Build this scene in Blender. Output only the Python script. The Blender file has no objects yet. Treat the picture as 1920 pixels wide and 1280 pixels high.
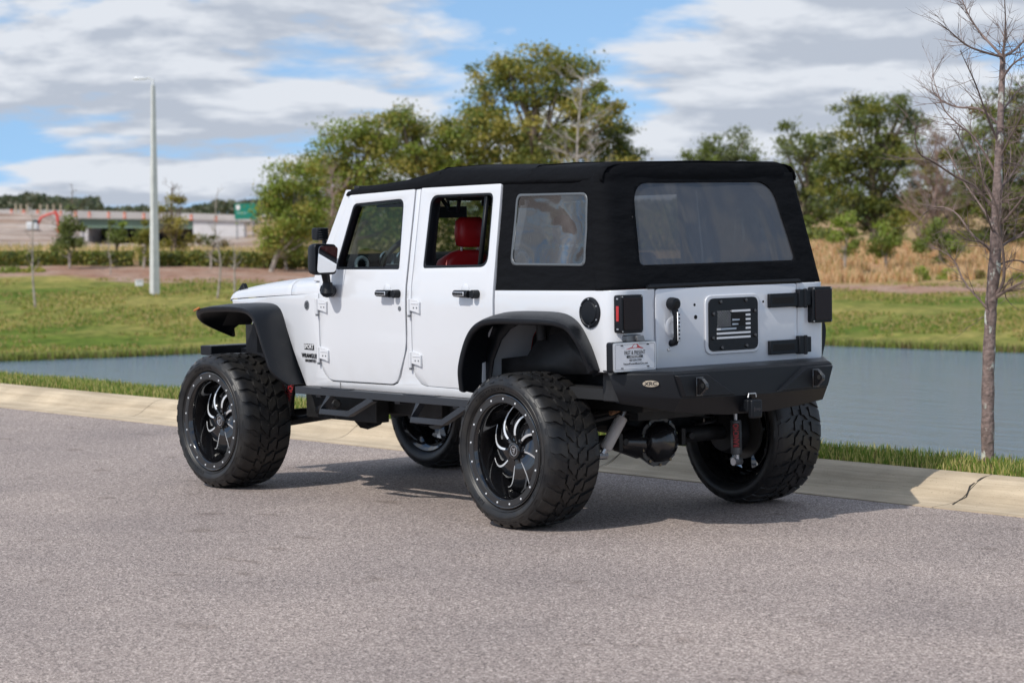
import bpy, bmesh, math, random
from mathutils import Vector, Matrix, noise
R = math.radians
sc = bpy.context.scene
col = sc.collection
rnd = random.Random(7)

# ---------------------------------------------------------------- camera
CAM = Vector((-10.7002, 9.5307, 1.7108)); YAW, PIT, ROL, FPX = -0.6765, -0.0512, -0.0149, 4794.62
FW = Vector((math.cos(YAW)*math.cos(PIT), math.sin(YAW)*math.cos(PIT), math.sin(PIT)))
r_ = Vector((math.sin(YAW), -math.cos(YAW), 0)); u_ = r_.cross(FW)
RT = r_*math.cos(ROL)+u_*math.sin(ROL); UP = -r_*math.sin(ROL)+u_*math.cos(ROL)
FG = Vector((math.cos(YAW), math.sin(YAW), 0)); RG = r_
cd = bpy.data.cameras.new('camera'); cam = bpy.data.objects.new('camera', cd); col.objects.link(cam)
m = Matrix((RT, UP, -FW)).transposed().to_4x4(); m.translation = CAM; cam.matrix_world = m
cd.sensor_width = 36; cd.lens = FPX/1920*36; cd.clip_start = .1; cd.clip_end = 6000
cd.dof.use_dof = True; cd.dof.focus_distance = 13.9; cd.dof.aperture_fstop = 4.5
sc.camera = cam
def at(px, py, D):                       # a point of the place seen in direction (px,py) at ground distance D from the camera
    d = FW*FPX + RT*(px-960) - UP*(py-640)
    return CAM + d*(D/d.dot(FG))
def cg(p):                               # lateral, depth of a world point
    q = Vector(p)-CAM; return q.dot(RG), q.dot(FG)
def wxy(X, D): return CAM.x+RG.x*X+FG.x*D, CAM.y+RG.y*X+FG.y*D

# ---------------------------------------------------------------- world and sun
SUN = Vector((-.12, .97, 1.0)).normalized()
elev = math.asin(SUN.z); azi = math.atan2(SUN.x, SUN.y)
w = bpy.data.worlds.new('World'); sc.world = w; w.use_nodes = True
nt = w.node_tree; N = nt.nodes; Lk = nt.links; N.clear()
def nn(N, t, **k):
    n = N.new(t)
    for a, b in k.items(): setattr(n, a, b)
    return n
sky = nn(N, 'ShaderNodeTexSky', sky_type='NISHITA', sun_disc=False, sun_elevation=elev, sun_rotation=azi, altitude=30, air_density=1.0, dust_density=.6, ozone_density=1.6)
tc = nn(N, 'ShaderNodeTexCoord')
up = nn(N, 'ShaderNodeVectorMath', operation='ADD'); up.inputs[1].default_value = (0, 0, .22); Lk.new(tc.outputs['Generated'], up.inputs[0])
un = nn(N, 'ShaderNodeVectorMath', operation='NORMALIZE'); Lk.new(up.outputs[0], un.inputs[0]); Lk.new(un.outputs[0], sky.inputs[0])
sep = nn(N, 'ShaderNodeSeparateXYZ'); Lk.new(tc.outputs['Generated'], sep.inputs[0])
def mth(op, x, y=None, clamp=False):
    n = nn(N, 'ShaderNodeMath', operation=op, use_clamp=clamp)
    for i, v in enumerate((x, y)):
        if v is None: continue
        if isinstance(v, (int, float)): n.inputs[i].default_value = v
        else: Lk.new(v, n.inputs[i])
    return n.outputs[0]
def cloud_noise(dz, scale, detail, rough, loc, zo=.16, dist=.15, st=(1, 1, 1)):
    z = mth('ADD', mth('MAXIMUM', mth('ADD', sep.outputs['Z'], dz), 0.0), zo)
    cmb = nn(N, 'ShaderNodeCombineXYZ'); Lk.new(mth('DIVIDE', sep.outputs['X'], z), cmb.inputs[0]); Lk.new(mth('DIVIDE', sep.outputs['Y'], z), cmb.inputs[1])
    mp = nn(N, 'ShaderNodeMapping'); mp.inputs['Rotation'].default_value = (0, 0, -YAW); mp.inputs['Location'].default_value = loc; mp.inputs['Scale'].default_value = st; Lk.new(cmb.outputs[0], mp.inputs[0])
    n = nn(N, 'ShaderNodeTexNoise'); n.inputs['Scale'].default_value = scale; n.inputs['Detail'].default_value = detail; n.inputs['Roughness'].default_value = rough; n.inputs['Distortion'].default_value = dist
    Lk.new(mp.outputs[0], n.inputs['Vector']); return n.outputs['Fac']
CL = (3.1, 1.7, 0)
d0 = cloud_noise(0, 1.5, 10, .58, CL); d1 = cloud_noise(.0085, 1.5, 10, .58, CL)
big = cloud_noise(0, .35, 3, .5, (8.0, 2.0, 4))
dens = mth('ADD', d0, mth('MULTIPLY', mth('SUBTRACT', big, .5), .35))
cov = nn(N, 'ShaderNodeValToRGB'); cov.color_ramp.elements[0].position = .43; cov.color_ramp.elements[1].position = .515; Lk.new(dens, cov.inputs[0])
lit = mth('ADD', mth('MULTIPLY', mth('SUBTRACT', d0, d1), 8.5), mth('ADD', .62, mth('MULTIPLY', mth('SUBTRACT', .50, dens), 2.6)), True)
shd = nn(N, 'ShaderNodeValToRGB'); shd.color_ramp.elements[0].position = .12; shd.color_ramp.elements[1].position = .85
shd.color_ramp.elements[0].color = (3.75, 4.15, 4.85, 1); shd.color_ramp.elements[1].color = (5.75, 6.05, 6.55, 1); Lk.new(lit, shd.inputs[0])
tn = nn(N, 'ShaderNodeMixRGB', blend_type='MULTIPLY'); tn.inputs[0].default_value = 1; tn.inputs[2].default_value = (1.30, 1.42, 1.42, 1); Lk.new(sky.outputs[0], tn.inputs[1])
mix = nn(N, 'ShaderNodeMixRGB'); Lk.new(cov.outputs['Color'], mix.inputs[0]); Lk.new(tn.outputs[0], mix.inputs[1]); Lk.new(shd.outputs['Color'], mix.inputs[2])
bg = nn(N, 'ShaderNodeBackground'); bg.inputs[1].default_value = .132; Lk.new(mix.outputs[0], bg.inputs[0])
wo = nn(N, 'ShaderNodeOutputWorld'); Lk.new(bg.outputs[0], wo.inputs[0])
sl = bpy.data.lights.new('sun', 'SUN'); sl.energy = 3.3; sl.angle = R(.6); sl.color = (1, .955, .89)
so = bpy.data.objects.new('sun', sl); col.objects.link(so); so.rotation_euler = SUN.to_track_quat('Z', 'Y').to_euler(); so.location = (0, 0, 30)
sc.view_settings.view_transform = 'Standard'; sc.view_settings.look = 'None'; sc.view_settings.exposure = 0.0; sc.view_settings.gamma = 1

# ---------------------------------------------------------------- helpers
def tag(o, label=None, cat=None, group=None, kind=None):
    if label: o['label'] = label
    if cat: o['category'] = cat
    if group: o['group'] = group
    if kind: o['kind'] = kind
    return o
def empty(name, loc=(0, 0, 0), rz=0, label=None, cat=None, group=None):
    o = bpy.data.objects.new(name, None); col.objects.link(o); o.location = loc; o.rotation_euler = (0, 0, rz); o.empty_display_size = .1
    return tag(o, label, cat, group)
def copy_tree(o, parent=None):
    c = o.copy(); col.objects.link(c); c.parent = parent
    for ch in o.children: copy_tree(ch, c)
    return c
def lin(c): return tuple(((v/255+.055)/1.055)**2.4 if v/255 > .04045 else v/255/12.92 for v in c)+(1,)
def mat(name, c, rough=.6, metal=0, coat=0, var=0, vscale=8, bump=0, bscale=60, c2=None, spec=.5, detail=4, trans=0):
    m = bpy.data.materials.new(name); m.use_nodes = True; nt = m.node_tree; N = nt.nodes; b = N['Principled BSDF']
    c = tuple(c)[:3]+(1,)
    b.inputs['Base Color'].default_value = c; b.inputs['Roughness'].default_value = rough; b.inputs['Metallic'].default_value = metal
    b.inputs['Coat Weight'].default_value = coat; b.inputs['Coat Roughness'].default_value = .04; b.inputs['Specular IOR Level'].default_value = spec
    if trans: b.inputs['Transmission Weight'].default_value = trans
    if var or bump or c2:
        tc = N.new('ShaderNodeTexCoord')
    if var or c2:
        n = N.new('ShaderNodeTexNoise'); n.inputs['Scale'].default_value = vscale; n.inputs['Detail'].default_value = detail
        nt.links.new(tc.outputs['Object'], n.inputs['Vector'])
        r = N.new('ShaderNodeValToRGB'); r.color_ramp.elements[0].position = .35; r.color_ramp.elements[1].position = .68
        ca = c if c2 else tuple(x*(1-var) for x in c[:3])+(1,); cb = (tuple(c2)[:3]+(1,)) if c2 else tuple(min(1, x*(1+var)) for x in c[:3])+(1,)
        r.color_ramp.elements[0].color = ca; r.color_ramp.elements[1].color = cb
        nt.links.new(n.outputs['Fac'], r.inputs[0]); nt.links.new(r.outputs[0], b.inputs['Base Color'])
    if bump:
        n = N.new('ShaderNodeTexNoise'); n.inputs['Scale'].default_value = bscale; n.inputs['Detail'].default_value = 3
        nt.links.new(tc.outputs['Object'], n.inputs['Vector'])
        bp = N.new('ShaderNodeBump'); bp.inputs['Strength'].default_value = 1; bp.inputs['Distance'].default_value = bump
        nt.links.new(n.outputs['Fac'], bp.inputs['Height']); nt.links.new(bp.outputs[0], b.inputs['Normal'])
    return m
def islands(bm):
    seen = set(); out = []
    for v in bm.verts:
        if v in seen: continue
        st = [v]; seen.add(v); comp = []
        while st:
            q = st.pop(); comp.append(q)
            for e in q.link_edges:
                w_ = e.other_vert(q)
                if w_ not in seen: seen.add(w_); st.append(w_)
        out.append(comp)
    return out
def link_each(name, bm, m, parent=None, **k):      # every loose piece becomes an object of its own
    for comp in islands(bm):
        b2 = B(); mp = {v: b2.verts.new(v.co) for v in comp}
        for f in {f for v in comp for f in v.link_faces}: b2.faces.new([mp[v] for v in f.verts]).material_index = f.material_index
        link(name, b2, m, parent, **k)
    bm.free()
def link(name, bm, m, parent=None, bev=0, seg=2, ang=35, smooth=True, solid=0, off=-1):
    me = bpy.data.meshes.new(name); bmesh.ops.recalc_face_normals(bm, faces=bm.faces) if solid == 0 else None
    bm.to_mesh(me); bm.free()
    if isinstance(m, (list, tuple)):
        for x in m: me.materials.append(x)
    else: me.materials.append(m)
    if smooth:
        me.shade_smooth(); me.set_sharp_from_angle(angle=R(ang))
    o = bpy.data.objects.new(name, me); col.objects.link(o); o.parent = parent
    if solid:
        s = o.modifiers.new('solid', 'SOLIDIFY'); s.thickness = solid; s.offset = off
    if bev:
        b = o.modifiers.new('bevel', 'BEVEL'); b.width = bev; b.segments = seg; b.limit_method = 'ANGLE'; b.angle_limit = R(50); b.harden_normals = False
    return o
def B(): return bmesh.new()
def box(bm, c, s, rot=None, mi=0):
    r = bmesh.ops.create_cube(bm, size=1); vs = r['verts']
    M = Matrix.Translation(c) @ (rot.to_4x4() if rot else Matrix()) @ Matrix.Diagonal((*s, 1))
    bmesh.ops.transform(bm, matrix=M, verts=vs)
    if mi:
        for f in {f for v in vs for f in v.link_faces}: f.material_index = mi
    return vs
def prism(bm, pts, d, M=None, mi=0):      # polygon in local xy from z=0 to z=d, mapped by M
    M = M or Matrix()
    a = [bm.verts.new(M @ Vector((p[0], p[1], 0))) for p in pts]; b = [bm.verts.new(M @ Vector((p[0], p[1], d))) for p in pts]
    n = len(pts); fs = [bm.faces.new(a[::-1]), bm.faces.new(b)]
    for i in range(n): fs.append(bm.faces.new((a[i], a[(i+1) % n], b[(i+1) % n], b[i])))
    for f in fs: f.material_index = mi
    return a+b
XZ = lambda y, s=1: Matrix(((1, 0, 0, 0), (0, 0, -s, y), (0, 1, 0, 0), (0, 0, 0, 1)))   # local (x,y)->world (x,z); thickness goes -s*y
YZ = lambda x, s=1: Matrix(((0, 0, s, x), (1, 0, 0, 0), (0, 1, 0, 0), (0, 0, 0, 1)))    # local (x,y)->world (y,z); thickness goes +s*x
def tube(bm, pts, r, n=8, cap=True, mi=0):
    pts = [Vector(p) for p in pts]; rs = r if isinstance(r, (list, tuple)) else [r]*len(pts); rings = []
    up = None
    for i, p in enumerate(pts):
        t = (pts[min(i+1, len(pts)-1)]-pts[max(i-1, 0)]).normalized()
        if up is None: up = Vector((0, 0, 1)) if abs(t.z) < .9 else Vector((1, 0, 0))
        a = t.cross(up).normalized(); up = a.cross(t).normalized()
        rings.append([bm.verts.new(p+(a*math.cos(k*2*math.pi/n)+up*math.sin(k*2*math.pi/n))*rs[i]) for k in range(n)])
    for i in range(len(rings)-1):
        for k in range(n):
            f = bm.faces.new((rings[i][k], rings[i][(k+1) % n], rings[i+1][(k+1) % n], rings[i+1][k])); f.material_index = mi
    if cap:
        bm.faces.new(rings[0][::-1]).material_index = mi; bm.faces.new(rings[-1]).material_index = mi
def lathe(bm, prof, n=64, axis='y', c=(0, 0, 0), mi=0, close=False):   # prof: (axis coordinate, radius)
    rings = []
    for a, r in prof:
        ring = []
        if r < 1e-6:
            p = {'y': (0, a, 0), 'x': (a, 0, 0), 'z': (0, 0, a)}[axis]; ring = [bm.verts.new(Vector(c)+Vector(p))]
        else:
            for k in range(n):
                t = 2*math.pi*k/n; u, v = r*math.cos(t), r*math.sin(t)
                ring.append(bm.verts.new(Vector(c)+Vector({'y': (u, a, v), 'x': (a, u, v), 'z': (u, v, a)}[axis])))
        rings.append(ring)
    pairs = list(zip(rings, rings[1:]))+([(rings[-1], rings[0])] if close else [])
    for A, Bq in pairs:
        for k in range(n):
            k2 = (k+1) % n
            try:
                if len(A) == 1 and len(Bq) == 1: continue
                if len(A) == 1: f = bm.faces.new((A[0], Bq[k2], Bq[k]))
                elif len(Bq) == 1: f = bm.faces.new((A[k], A[k2], Bq[0]))
                else: f = bm.faces.new((A[k], A[k2], Bq[k2], Bq[k]))
                f.material_index = mi
            except ValueError: pass
def loft(bm, secs, closed=False, mi=0):   # list of equal-length point lists
    V = [[bm.verts.new(p) for p in s] for s in secs]
    n = len(V[0])
    for i in range(len(V)-1):
        for k in range(n if closed else n-1):
            bm.faces.new((V[i][k], V[i][(k+1) % n], V[i+1][(k+1) % n], V[i+1][k])).material_index = mi
    return V
def rrect(x0, z0, x1, z1, r, n=5):
    out = []
    for cx, cz, a0 in ((x1-r, z1-r, 0), (x0+r, z1-r, 90), (x0+r, z0+r, 180), (x1-r, z0+r, 270)):
        for i in range(n+1):
            a = R(a0+90*i/n); out.append((cx+r*math.cos(a), cz+r*math.sin(a)))
    return out
def rpoly(pts, r, n=5):                   # round the corners of a polygon; r scalar or list
    out = []; m = len(pts)
    for i, p in enumerate(pts):
        rr = r[i] if isinstance(r, (list, tuple)) else r
        P = Vector(p); A = (Vector(pts[i-1])-P); C = (Vector(pts[(i+1) % m])-P)
        if rr <= 0: out.append(tuple(P)); continue
        la, lc = A.length, C.length; A.normalize(); C.normalize()
        th = A.angle(C); d = min(rr/math.tan(th/2), la*.49, lc*.49)
        a, c = P+A*d, P+C*d
        for k in range(n+1):
            t = k/n; out.append(tuple(a*(1-t)**2+P*2*t*(1-t)+c*t*t))
    return out
def sheet(bm, outer, holes=(), zc=(), xc=(), fmap=None, mi=0):   # planar sheet (s,t) with holes, cut along lines, then mapped to 3D
    b2 = B(); edges = []
    for loop in (outer, *holes):
        vs = [b2.verts.new((p[0], p[1], 0)) for p in loop]
        for i in range(len(vs)): edges.append(b2.edges.new((vs[i], vs[(i+1) % len(vs)])))
    bmesh.ops.triangle_fill(b2, use_beauty=True, use_dissolve=False, edges=edges)
    for z in zc: bmesh.ops.bisect_plane(b2, geom=b2.verts[:]+b2.edges[:]+b2.faces[:], plane_co=(0, z, 0), plane_no=(0, 1, 0), dist=1e-5)
    for x in xc: bmesh.ops.bisect_plane(b2, geom=b2.verts[:]+b2.edges[:]+b2.faces[:], plane_co=(x, 0, 0), plane_no=(1, 0, 0), dist=1e-5)
    mp = {}
    for v in b2.verts: mp[v] = bm.verts.new(fmap(v.co.x, v.co.y) if fmap else v.co)
    out = []
    for f in b2.faces:
        nf = bm.faces.new([mp[v] for v in f.verts]); nf.material_index = mi; out.append(nf)
    b2.free(); return out
def frange(a, b, s):
    n = max(1, round((b-a)/s)); return [a+(b-a)*i/n for i in range(n+1)]
def crv(pts, n=6):                        # Catmull-Rom through the points
    P = [Vector(p) for p in pts]; out = []
    for i in range(len(P)-1):
        p0 = P[max(i-1, 0)]; p1 = P[i]; p2 = P[i+1]; p3 = P[min(i+2, len(P)-1)]
        for k in range(n):
            t = k/n; out.append(.5*((2*p1)+(p2-p0)*t+(2*p0-5*p1+4*p2-p3)*t*t+(3*p1-3*p2+p3-p0)*t**3))
    out.append(P[-1]); return out
def interp(x, tab):
    if x <= tab[0][0]: return tab[0][1]
    for (a, b), (c, d) in zip(tab, tab[1:]):
        if x <= c: return b+(d-b)*(x-a)/(c-a)
    return tab[-1][1]

# ---------------------------------------------------------------- ground, road, kerb, pond
WATER = -2.3
COLS = [  # direction (px), [(image row seen in the photo, distance)] from the far shore outwards
 (-300, [(680, 0), (519, 100), (504, 105), (470, 125), (458, 190), (432, 290), (404, 340), (402, 600)]),
 (0,    [(677, 0), (515, 100), (500, 105), (468, 125), (456, 190), (430, 290), (400, 330), (398, 600)]),
 (120,  [(673, 0), (513, 100), (500, 105), (468, 125), (456, 190), (434, 290), (404, 330), (402, 600)]),
 (150,  [(672, 0), (513, 100), (500, 105), (468, 125), (461, 190), (458, 290), (457, 420), (425, 600)]),
 (230,  [(669, 0), (527, 97), (500, 106), (468, 125), (461, 190), (458, 290), (457, 420), (425, 600)]),
 (375,  [(662, 0), (530, 96), (500, 106), (468, 125), (461, 190), (458, 290), (457, 420), (425, 600)]),
 (560,  [(658, 0), (528, 97), (502, 108), (470, 135), (455, 190), (445, 290), (430, 420), (420, 600)]),
 (1000, [(653, 0), (540, 92), (500, 108), (465, 135), (448, 190), (430, 290), (420, 420), (410, 600)]),
 (1540, [(647, 0), (546, 95), (540, 98), (470, 114), (462, 124), (455, 190), (430, 300), (410, 600)]),
 (1920, [(661, 0), (553, 90), (545, 94), (478, 112), (464, 122), (455, 190), (430, 300), (405, 600)]),
 (2300, [(668, 0), (556, 88), (545, 92), (478, 110), (464, 120), (455, 190), (430, 300), (402, 600)])]
def hor(px): return 394.1-.0149*(px-960)
PROF = []
for px, L in COLS:
    tab = []
    for k, (py, D) in enumerate(L):
        if k == 0: D = (CAM.z-WATER)*FPX/(py-hor(px)); z = WATER; tab += [(D-4, WATER-.5)]
        else: z = CAM.z-(py-hor(px))*D/FPX
        tab.append((D, z))
    PROF.append((px, tab))
def far_h(px, D):
    px = max(PROF[0][0], min(PROF[-1][0]-1e-3, px))
    for (a, ta), (b, tb) in zip(PROF, PROF[1:]):
        if a <= px <= b:
            t = (px-a)/(b-a); return interp(D, ta)*(1-t)+interp(D, tb)*t
def ground_h(x, y):
    X, D = cg((x, y, 0))
    if y > -9.6: return -.45 if y > -3.4 else -1.4+(y+3.4)*.3
    near = -.03 if y > -1.84 else interp(-y, [(1.84, .10), (1.86, .135), (2.1, .16), (2.45, .15), (3.2, -.08), (9.5, WATER-.3), (12, WATER-.8)])
    if y > -1.8: return -.03
    if D < 34: return near
    px = 960+X/D*FPX
    f = far_h(px, D)
    f += .10*noise.noise(Vector((x*.09, y*.09, 0))) + .05*noise.noise(Vector((x*.35, y*.35, 3))) if f > WATER+.15 else 0
    if D < 62: return max(min(near, WATER-.5), WATER-2) if y < -9 else near
    return f
def verge_h(x, y):
    z = interp(-y, [(1.84, .128), (1.90, .140), (2.1, .155), (2.45, .150), (3.2, -.08), (9.5, WATER-.3), (12, WATER-.8)])
    return z+.012*noise.noise(Vector((x*.9, y*1.6, 0)))*min(1, (-1.84-y)*4)
def build_terrain():
    Ds = frange(-60, 6, 6)+frange(7, 30, .5)[0:]+frange(31, 62, 1)+frange(63, 135, .5)+frange(137, 300, 3)+frange(308, 600, 12)+[700, 900, 1300, 2000, 3500]
    us = frange(-1, 1, 1/75)
    bm = B(); zl = bm.verts.layers.float.new('zone')
    rows = []
    for D in Ds:
        hw = 40+abs(D)*.42; row = []
        for u in us:
            x, y = wxy(u*hw, D); z = ground_h(x, y)
            if D > 600: z = min(z, 1.5)
            v = bm.verts.new((x, y, z))
            px = 960+u*hw/max(D, 1)*FPX; zone = 0.
            if D > 60:
                s = interp(px, [(-300, 100), (140, 100), (230, 97), (560, 97), (1000, 92), (1540, 95), (1920, 90), (2300, 88)])
                s2 = interp(px, [(-300, 103), (560, 108), (1000, 100), (1540, 99), (2300, 94)])
                n = noise.noise(Vector((x*.12, y*.12, 5)))*3
                zone = interp(D+n*.6, [(s-.5, 0), (s+.5, 1), (s2, 1), (s2+1.5, 2), (150, 2), (175, 3 if px < 480 else 2)])
            v[zl] = zone
            row.append(v)
        rows.append(row)
    for a, b in zip(rows, rows[1:]):
        for k in range(len(us)-1): bm.faces.new((a[k], a[k+1], b[k+1], b[k]))
    m = bpy.data.materials.new('ground'); m.use_nodes = True; nt = m.node_tree; N = nt.nodes; L = nt.links; bs = N['Principled BSDF']
    bs.inputs['Roughness'].default_value = .95; bs.inputs['Specular IOR Level'].default_value = .1
    at_ = nn(N, 'ShaderNodeAttribute', attribute_name='zone'); geo = nn(N, 'ShaderNodeTexCoord')
    def tex(scale, detail, p0, p1, c0, c1, st=None):
        n = nn(N, 'ShaderNodeTexNoise'); n.inputs['Scale'].default_value = scale; n.inputs['Detail'].default_value = detail; n.inputs['Roughness'].default_value = .65
        if st:
            mpn = nn(N, 'ShaderNodeMapping'); mpn.inputs['Scale'].default_value = st; mpn.inputs['Rotation'].default_value = (0, 0, -YAW); L.new(geo.outputs['Object'], mpn.inputs[0]); L.new(mpn.outputs[0], n.inputs['Vector'])
        else: L.new(geo.outputs['Object'], n.inputs['Vector'])
        r = nn(N, 'ShaderNodeValToRGB'); r.color_ramp.elements[0].position = p0; r.color_ramp.elements[1].position = p1
        r.color_ramp.elements[0].color = (*c0, 1); r.color_ramp.elements[1].color = (*c1, 1); L.new(n.outputs['Fac'], r.inputs[0]); return r.outputs[0]
    def mx(f, a, b, t='MIX'):
        q = nn(N, 'ShaderNodeMixRGB', blend_type=t)
        if isinstance(f, float): q.inputs[0].default_value = f
        else: L.new(f, q.inputs[0])
        L.new(a, q.inputs[1]); L.new(b, q.inputs[2]); return q.outputs[0]
    g1 = tex(.22, 6, .38, .62, (.10, .145, .022), (.30, .255, .085), (1, .6, 1))
    g2 = tex(2.2, 10, .34, .66, (.50, .58, .45), (1.45, 1.38, 1.3))
    grass = mx(1., g1, g2, 'MULTIPLY')
    straw = mx(1., tex(.6, 6, .35, .65, (.30, .16, .105), (.42, .30, .235)), tex(4, 6, .3, .7, (.6, .6, .6), (1.3, 1.3, 1.3)), 'MULTIPLY')
    dry = mx(1., tex(.45, 6, .35, .65, (.44, .27, .16), (.34, .27, .12)), tex(5, 6, .3, .7, (.5, .5, .5), (1.35, 1.3, 1.25)), 'MULTIPLY')
    dirt = mx(1., tex(.06, 8, .38, .62, (.30, .20, .145), (.58, .50, .44)), tex(.22, 8, .38, .62, (.6, .58, .56), (1.25, 1.25, 1.25)), 'MULTIPLY')
    def st(a):
        q = nn(N, 'ShaderNodeMath', operation='SUBTRACT', use_clamp=True); q.inputs[1].default_value = a; L.new(at_.outputs['Fac'], q.inputs[0]); return q.outputs[0]
    c = mx(st(0), grass, straw); c = mx(st(1), c, dry); c = mx(st(2), c, dirt)
    L.new(c, bs.inputs['Base Color'])
    o = link('ground', bm, m, ang=180); o['kind'] = 'structure'
    return o
GROUND = build_terrain()
bm = B(); zl = bm.verts.layers.float.new('zone'); ys = [-1.835, -1.86, -1.9, -2, -2.1, -2.2, -2.35, -2.5, -2.7, -3, -3.4, -4, -5, -6.5, -8, -10, -12]
V = [[bm.verts.new((x, y, verge_h(x, y))) for y in ys] for x in frange(-40, 130, .5)]
for a, b in zip(V, V[1:]):
    for k in range(len(ys)-1): bm.faces.new((a[k], b[k], b[k+1], a[k+1]))
link('verge', bm, GROUND.data.materials[0], ang=180)['kind'] = 'structure'

# road: one asphalt sheet, fine aggregate in the material
def asphalt():
    m = bpy.data.materials.new('asphalt'); m.use_nodes = True; nt = m.node_tree; N = nt.nodes; L = nt.links; bs = N['Principled BSDF']
    bs.inputs['Roughness'].default_value = .82; bs.inputs['Specular IOR Level'].default_value = .3
    g = nn(N, 'ShaderNodeTexCoord')
    v = nn(N, 'ShaderNodeTexVoronoi'); v.inputs['Scale'].default_value = 150; L.new(g.outputs['Object'], v.inputs['Vector'])
    sp = nn(N, 'ShaderNodeSeparateColor'); L.new(v.outputs['Color'], sp.inputs[0])
    r = nn(N, 'ShaderNodeValToRGB'); e = r.color_ramp.elements; e[0].position = 0; e[0].color = (.10, .080, .073, 1); e[1].position = 1; e[1].color = (.72, .62, .56, 1)
    a = e.new(.35); a.color = (.305, .250, .228, 1); a = e.new(.78); a.color = (.445, .370, .330, 1)
    L.new(sp.outputs[0], r.inputs[0])
    n = nn(N, 'ShaderNodeTexNoise'); n.inputs['Scale'].default_value = .7; n.inputs['Detail'].default_value = 6; L.new(g.outputs['Object'], n.inputs['Vector'])
    r2 = nn(N, 'ShaderNodeValToRGB'); r2.color_ramp.elements[0].position = .3; r2.color_ramp.elements[1].position = .7; r2.color_ramp.elements[0].color = (.80, .80, .81, 1); r2.color_ramp.elements[1].color = (1.1, 1.09, 1.07, 1)
    L.new(n.outputs['Fac'], r2.inputs[0])
    n3 = nn(N, 'ShaderNodeTexNoise'); n3.inputs['Scale'].default_value = 34; n3.inputs['Detail'].default_value = 4; L.new(g.outputs['Object'], n3.inputs['Vector'])
    r3 = nn(N, 'ShaderNodeValToRGB'); r3.color_ramp.elements[0].position = .32; r3.color_ramp.elements[1].position = .68; r3.color_ramp.elements[0].color = (.80, .80, .80, 1); r3.color_ramp.elements[1].color = (1.17, 1.17, 1.17, 1)
    L.new(n3.outputs['Fac'], r3.inputs[0])
    # sparse dark stains
    n4 = nn(N, 'ShaderNodeTexNoise'); n4.inputs['Scale'].default_value = 2.3; n4.inputs['Detail'].default_value = 5
    mpn = nn(N, 'ShaderNodeMapping'); mpn.inputs['Rotation'].default_value = (0, 0, R(20)); mpn.inputs['Scale'].default_value = (1, 1.6, 1); L.new(g.outputs['Object'], mpn.inputs[0]); L.new(mpn.outputs[0], n4.inputs['Vector'])
    r4 = nn(N, 'ShaderNodeValToRGB'); r4.color_ramp.elements[0].position = .31; r4.color_ramp.elements[1].position = .37; r4.color_ramp.elements[0].color = (.74, .72, .70, 1); r4.color_ramp.elements[1].color = (1, 1, 1, 1); L.new(n4.outputs['Fac'], r4.inputs[0])
    q = None; cur = r.outputs[0]
    for o_ in (r2.outputs[0], r3.outputs[0], r4.outputs[0]):
        q = nn(N, 'ShaderNodeMixRGB', blend_type='MULTIPLY'); q.inputs[0].default_value = 1; L.new(cur, q.inputs[1]); L.new(o_, q.inputs[2]); cur = q.outputs[0]
    L.new(cur, bs.inputs['Base Color'])
    bp = nn(N, 'ShaderNodeBump'); bp.inputs['Strength'].default_value = .8; bp.inputs['Distance'].default_value = .004; L.new(sp.outputs[0], bp.inputs['Height']); L.new(bp.outputs[0], bs.inputs['Normal'])
    return m
bm = B(); xs = frange(-60, 150, 10); ys = [-1.30, 0, 5, 20, 60]
V = [[bm.verts.new((x, y, 0)) for y in ys] for x in xs]
for a, b in zip(V, V[1:]):
    for k in range(len(ys)-1): bm.faces.new((a[k], b[k], b[k+1], a[k+1]))
link('road', bm, asphalt())['kind'] = 'structure'

def concrete():
    m = mat('concrete', (.56, .46, .325), .85, var=.12, vscale=3, bump=.002, bscale=180)
    nt = m.node_tree; N = nt.nodes; L = nt.links; bs = N['Principled BSDF']; src = bs.inputs['Base Color'].links[0].from_socket
    g = nn(N, 'ShaderNodeTexCoord'); mpn = nn(N, 'ShaderNodeMapping'); mpn.inputs['Scale'].default_value = (.35, 7, 7); L.new(g.outputs['Object'], mpn.inputs[0])
    n = nn(N, 'ShaderNodeTexNoise'); n.inputs['Scale'].default_value = 2.4; n.inputs['Detail'].default_value = 8; n.inputs['Roughness'].default_value = .7; L.new(mpn.outputs[0], n.inputs['Vector'])
    r = nn(N, 'ShaderNodeValToRGB'); r.color_ramp.elements[0].position = .30; r.color_ramp.elements[1].position = .62; r.color_ramp.elements[0].color = (.68, .64, .60, 1); r.color_ramp.elements[1].color = (1.04, 1.03, 1.02, 1); L.new(n.outputs['Fac'], r.inputs[0])
    q = nn(N, 'ShaderNodeMixRGB', blend_type='MULTIPLY'); q.inputs[0].default_value = 1; L.new(src, q.inputs[1]); L.new(r.outputs[0], q.inputs[2])
    n = nn(N, 'ShaderNodeTexNoise'); n.inputs['Scale'].default_value = 120; n.inputs['Detail'].default_value = 2; L.new(g.outputs['Object'], n.inputs['Vector'])
    r = nn(N, 'ShaderNodeValToRGB'); r.color_ramp.elements[0].position = .28; r.color_ramp.elements[1].position = .36; r.color_ramp.elements[0].color = (.6, .57, .54, 1); r.color_ramp.elements[1].color = (1, 1, 1, 1); L.new(n.outputs['Fac'], r.inputs[0])
    q2 = nn(N, 'ShaderNodeMixRGB', blend_type='MULTIPLY'); q2.inputs[0].default_value = 1; L.new(q.outputs[0], q2.inputs[1]); L.new(r.outputs[0], q2.inputs[2])
    L.new(q2.outputs[0], bs.inputs['Base Color']); return m
CONC = concrete()
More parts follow.
